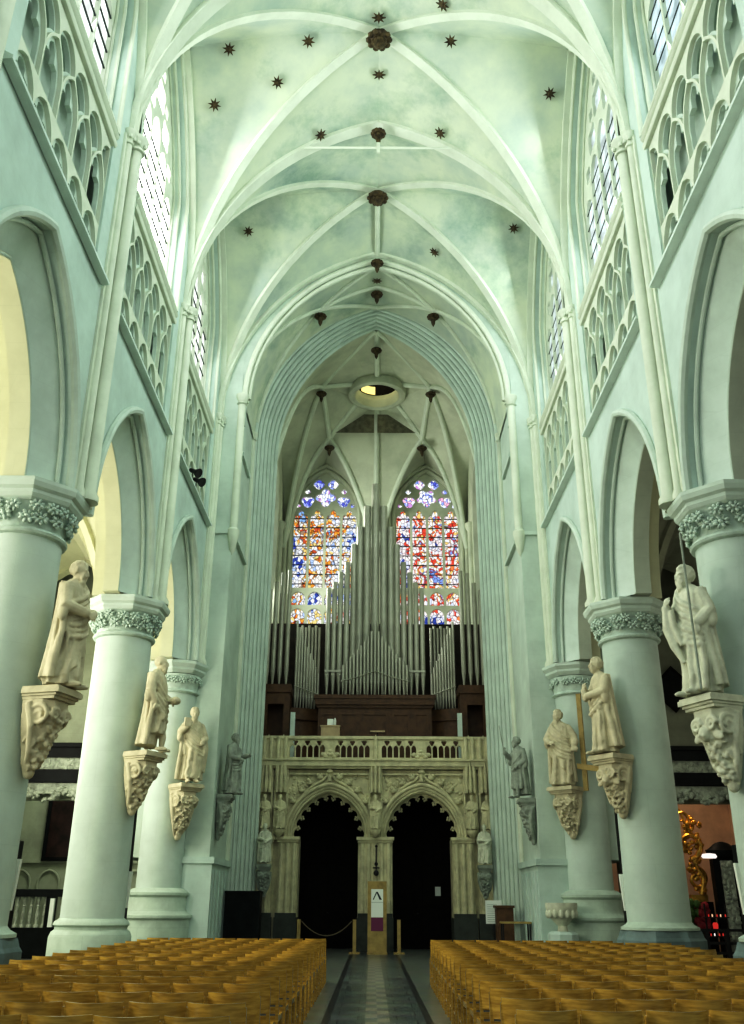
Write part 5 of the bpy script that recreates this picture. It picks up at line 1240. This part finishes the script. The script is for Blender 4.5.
t = thing('crucifix', 'small dark iron cross-shaped ornament hanging on the centre pier above the board', 'ornament', (.06, GY-.20, 2.25))
m = MB(); m.tube([(0, 0, .05), (0, 0, 1.0)], .022, 6)
for z, r in ((.12, .09), (.40, .06), (.95, .045)): m.ell((0, 0, z), (r, .03, r), 8, 6)
m.box(-.11, .11, -.015, .015, .26, .30); m.build('iron_cross', M['iron'], t)
def stanchion(x, y, lab):
    t = thing('barrier_post', lab, 'post', (x, y, 0)); m = MB(); m.box(-.055, .055, -.055, .055, .05, .98); m.build('post', M['lectern'], t, smooth=False); m = MB(); m.box(-.17, .17, -.17, .17, 0, .05); m.build('foot', M['lectern'], t, smooth=False); return t
stanchion(-2.38, 31.6, 'wooden barrier post at the outer end of the rope'); stanchion(-.62, 31.6, 'wooden barrier post between the rope and the information board'); stanchion(.78, 31.6, 'wooden barrier post standing alone in front of the second arch')
m = MB(); m.tube([(-2.30+1.59*i/16, 0, .93-.42*(1-((i-8)/8)**2)) for i in range(17)], .016, 6); o = m.build('barrier_rope', M['rope']); o.location = (0, 31.6, 0); tag(o, 'sagging rope strung between two wooden posts in front of the roped arch', 'rope')
t = thing('notice_stand', 'white notice board on a thin stand beside the gallery\'s outer pier', 'sign', (3.66, 30.5, 0))
m = MB(); m.box(-.25, .25, -.02, .02, .90, 1.56); m.build('notice_board', M['white'], t, smooth=False)
m = MB()
for j in range(9): m.box(-.20, .20-.05*(j % 3), -.025, -.021, .95+.06*j, .965+.06*j)
m.build('printed_lines', M['greyink'], t, smooth=False)
m = MB(); m.box(-.03, .03, .022, .05, 0, 1.4); m.box(-.22, .22, -.12, .14, 0, .03); m.build('stand', M['iron'], t, smooth=False)
m = MB(); m.box(-.10, .10, 0, .01, 0, .30); o = m.build('notice_sheet', M['white'], None, smooth=False); o.location = (2.26, 34.93, 1.70); tag(o, 'small white paper notice on the dark door of the second arch', 'notice')
# dark box at the left jamb, chair and table at the right jamb, carved font
t = thing('dark_cabinet', 'large plain black cabinet standing against the left tower pier', 'cabinet', (-3.96, 29.7, 0))
m = MB(); m.box(-.48, .56, -.3, .3, 0, 1.72); m.build('cabinet_body', M['black'], t, smooth=False); m = MB(); m.box(-.50, .58, -.32, .32, 1.72, 1.78); m.build('cabinet_top', M['black'], t, smooth=False)
t = thing('low_table', 'small wooden table with thin dark legs beside the right tower pier', 'table', (4.02, 28.5, 0))
m = MB(); m.box(-.42, .42, -.25, .25, .95, 1.0); m.build('table_top', M['lectern'], t, smooth=False)
for sx in (-1, 1):
    for sy in (-1, 1): m = MB(); m.box(sx*.38-.02, sx*.38+.02, sy*.2-.02, sy*.2+.02, 0, .95); m.build('leg', M['iron'], t, smooth=False)
t = thing('brown_chest', 'narrow dark brown wooden chest standing behind the small table', 'chest', (3.9, 29.7, 0))
m = MB(); m.box(-.28, .22, -.2, .2, 0, 1.35); m.build('chest_body', M['organwood'], t, smooth=False); m = MB(); m.box(-.32, .26, -.24, .24, 1.35, 1.42); m.build('chest_lid', M['organwood'], t, smooth=False)
t = thing('stone_font', 'pale carved stone basin on a pedestal against the foot of the right tower pier', 'font', (4.88, 26.0, 0))
m = MB(); m.lathe([(.40, 0), (.40, .75), (.34, .8), (.30, .82)], 8, ph=pi/8); m.build('pedestal', M['wall'], t, smooth=False)
m = MB(); m.lathe([(.14, .82), (.12, .95), (.20, 1.02), (.36, 1.2), (.42, 1.4), (.42, 1.5), (.34, 1.5), (.2, 1.42)], 16)
for i in range(14): a = 2*pi*i/14; m.ell((.36*cos(a), .36*sin(a), 1.24), (.07, .07, .12), 7, 5)
m.build('basin', M['statue2'], t)
# spotlights on the triforium ledge
for i, (y, z) in enumerate(((23.35, 13.05), (23.95, 12.8))):
    t = thing('spotlight', ('upper' if i == 0 else 'lower')+' of two black spotlights on the left triforium ledge', 'spotlight', (-WX+.12, y, 12.4)); t.scale = (.75, .75, .75)
    m = MB(); m.lathe([(.05, 0), (.05, .03), (.02, .04), (.02, .35)], 8); m.build('bracket', M['iron'], t)
    m = MB(); m.lathe([(.07, -.2), (.09, -.1), (.09, .05), (.19, .22), (.19, .26), (.02, .24)], 14)
    rt = Matrix.Rotation(2.1, 3, 'Y') @ Matrix.Rotation(.3, 3, 'X'); m.v = [tuple(rt @ Vector(v)+Vector((.05, 0, .42))) for v in m.v]; m.build('lamp_head', M['iron'], t)

# ------------------------------------------------------------------ gilded stars and bosses on the vaults
def star_mesh():
    m = MB(); n = 8
    ring = [((.19 if i % 2 == 0 else .085)*cos(pi*i/n), (.19 if i % 2 == 0 else .085)*sin(pi*i/n)) for i in range(2*n)]
    m.slab(ring, [], 0, .03, lambda u, v, d: (u, v, -d)); m.ell((0, 0, -.03), (.06, .06, .035), 8, 5); return m.mesh('star', M['gilt'], False)
def boss_mesh(r, drop):
    m = MB(); m.lathe([(r, 0), (r*1.05, -.08), (r*.6, -.16), (r*.45, -drop), (.02, -drop-.12)], 14)
    for j in range(10):
        a = 2*pi*j/10; m.ell((r*.9*cos(a), r*.9*sin(a), -.08), (.10, .10, .07), 7, 5); m.ell((r*.5*cos(a+.3), r*.5*sin(a+.3), -.17), (.07, .07, .06), 7, 5)
    return m.mesh('boss', M['gilt'])
SM = star_mesh()
STARS = [((-4.62, 19.03, 22.04), (.24, -.69, -.68), 'lowest gilded star on the vault beside the brightest window'), ((-4.13, 18.04, 23.05), (.17, -.58, -.79), 'gilded star on the vault above the brightest window'),
 ((-2.87, 18.86, 22.74), (.19, -.61, -.77), 'gilded star midway up the window side of the vault cell with the blown-out window'), ((-1.96, 18.03, 23.39), (.1, -.46, -.88), 'gilded star next to the big boss, on the bright window side'),
 ((-1.78, 20.64, 22.67), (.45, -.29, -.84), 'gilded star beside the transverse rib above the tie rod, on the bright window side'), ((-4.41, 24.76, 22.48), (.22, -.66, -.72), 'gilded star low on the stained vault cell near the tower'),
 ((-.01, 17.37, 23.59), (.0, .0, -1), 'gilded star on the crown just before the big boss'), ((1.98, 17.97, 23.34), (-.1, -.46, -.88), 'gilded star next to the big boss, on the shaded side'), ((1.7, 16.54, 23.0), (-.49, 0, -.87), 'gilded star at the very top edge of the picture'),
 ((4.78, 18.78, 22.24), (-.24, -.69, -.68), 'large gilded star low on the shaded side of the vault'), ((1.9, 20.51, 22.64), (-.51, -.23, -.83), 'gilded star beside the transverse rib above the tie rod, on the shaded side'),
 ((2.08, 25.96, 22.69), (-.52, -.15, -.84), 'gilded star near the tower end of the vault, right of the ridge rib'), ((4.63, 24.62, 22.54), (-.22, -.66, -.72), 'tiny dark star low on the shaded vault cell near the tower'),
 ((.01, 19.22, 23.59), (0, 0, -1), 'gilded star on the crown between the big boss and the transverse rib'), ((0, 28.21, 23.20), (0, 0, -1), 'small star in the short bay before the tower arch')]
for p, nrm, lab in STARS:
    o = link('vault_star', SM); tag(o, lab, 'star', 'gilded stars on the vault'); nv = Vector(nrm).normalized(); o.location = Vector(p)+nv*.13; o.rotation_euler = (-nv).to_track_quat('Z', 'Y').to_euler()
BM = boss_mesh(.30, .30); BS = boss_mesh(.16, .38)
for p, me, lab, g in (((0, 17.85, 23.27), BM, 'large gilded boss where the ribs cross in the vault bay nearest the top', None), ((0, 23.95, 23.27), BM, 'large gilded boss where the ribs cross above the ridge rib', None), ((0, 20.9, 23.0), BS, 'small boss on the transverse rib beside the tie rod', None), ((0, 26.82, 22.86), BS, 'small dark boss at the point of the last nave arch', None), ((0, 29.0, 23.1), BS, 'dark boss in the middle of the short bay', None),
        ((-2.13, 28.8, surf(-2.13, 28.8)[2]-.24), BS, 'boss of the short bay above the left half of the tower arch', None), ((2.13, 28.8, surf(2.13, 28.8)[2]-.24), BS, 'boss of the short bay above the right half of the tower arch', None), ((0, 32.75, 23.02), BS, 'hanging dark boss just inside the tower arch, above the ring', None),
        ((-2.42, 35.1, 22.28), BS, 'hanging boss left of the open ring', None), ((2.42, 35.1, 22.28), BS, 'hanging boss right of the open ring', None), ((-2.15, 37.8, 20.98), BS, 'lower boss above the stained window with the blue figure', None), ((2.15, 37.8, 20.98), BS, 'lower boss above the stained window with the red figures', None)):
    o = link('vault_boss', me); tag(o, lab, 'boss', 'bosses of the vault ribs'); o.location = p
m = MB(); m.tube([(-2.2, 20.68, 22.14), (2.2, 20.68, 22.14)], .035, 8); m.box(-.05, .05, 20.64, 20.72, 21.96, 22.32); tag(m.build('tie_rod', M['rib']), 'thin pale tie rod stretched across the vault below the transverse rib', 'rod')

# ------------------------------------------------------------------ light
def area(name, loc, rot, sx, sy, power, col):
    l = bpy.data.lights.new(name, 'AREA'); l.shape = 'RECTANGLE'; l.size = sx; l.size_y = sy; l.energy = power; l.color = col
    o = bpy.data.objects.new(name, l); o.location = loc; o.rotation_euler = rot; COL.objects.link(o); return o
TINT = (.9, 1, .94)
for s, nm in SIDES:
    for k in range(0, 4):
        y = YC[k]+BAY/2
        pw = {(-1, 2): 520, (-1, 1): 420, (-1, 3): 330, (-1, 0): 420}.get((s, k), 340)
        area('clerestory_daylight', (s*(WX-.05), y, 19.0), (0, s*R(66 if s < 0 else 74), 0), 5.0, 3.2, pw, (.93, 1, .93) if s < 0 else (.88, 1, .96))
        area('aisle_daylight', (s*11.3, y, 6.4), (0, s*R(80), 0), 4.0, 2.2, 520 if s < 0 else 50, (1, .98, .80))
area('choir_fill', (0, -2.5, 11), (R(78), 0, 0), 10, 12, 600, (.90, 1, .95))  # soft fill light added behind the camera, no choir windows modelled
area('tower_side_daylight', (-4.0, 36.1, 15.5), (0, -R(75), 0), 4, 2.5, 560, (.95, 1, .9))
area('left_chapel_fill', (-9.4, 30.0, 6.1), (0, 0, 0), 2, 2, 120, (.95, 1, .85))  # added lamp that brightens the left chapel, no window there
area('chapel_lamp', (9.6, 29.9, 5.9), (0, 0, 0), 1.5, 1.0, 60, (1, .72, .48))
area('lantern_sky', (O.x, O.y, 24.5), (0, 0, 0), .8, .8, 30, (1, .9, .5))
wd = bpy.data.worlds.new('sky'); scene.world = wd; wd.use_nodes = True
bg = wd.node_tree.nodes['Background']; bg.inputs[0].default_value = (.88, 1, .95, 1); bg.inputs[1].default_value = .17

# ------------------------------------------------------------------ camera
cam = bpy.data.cameras.new('camera'); co = bpy.data.objects.new('camera', cam); COL.objects.link(co)
cam.sensor_fit = 'VERTICAL'; cam.sensor_height = 24; cam.lens = FPX/1024*24; cam.clip_end = 200; cam.clip_start = .05
co.matrix_world = Matrix.Translation((XC, 0, EYE)) @ Matrix.Rotation(-YAW, 4, 'Z') @ Matrix.Rotation(pi/2+PIT, 4, 'X') @ Matrix.Rotation(ROL, 4, 'Z')
scene.camera = co
scene.view_settings.view_transform = 'Standard'; scene.view_settings.look = 'None'; scene.view_settings.exposure = .05
scene.view_settings.use_curve_mapping = True
cv_ = scene.view_settings.curve_mapping; cc = cv_.curves[3]
for p_ in ((.08, .046), (.30, .258), (.60, .605)): cc.points.new(*p_)
cv_.update()
scene.cycles.use_denoising = True; scene.cycles.max_bounces = 8; scene.cycles.diffuse_bounces = 5; scene.cycles.glossy_bounces = 3
scene.cycles.sample_clamp_indirect = 6
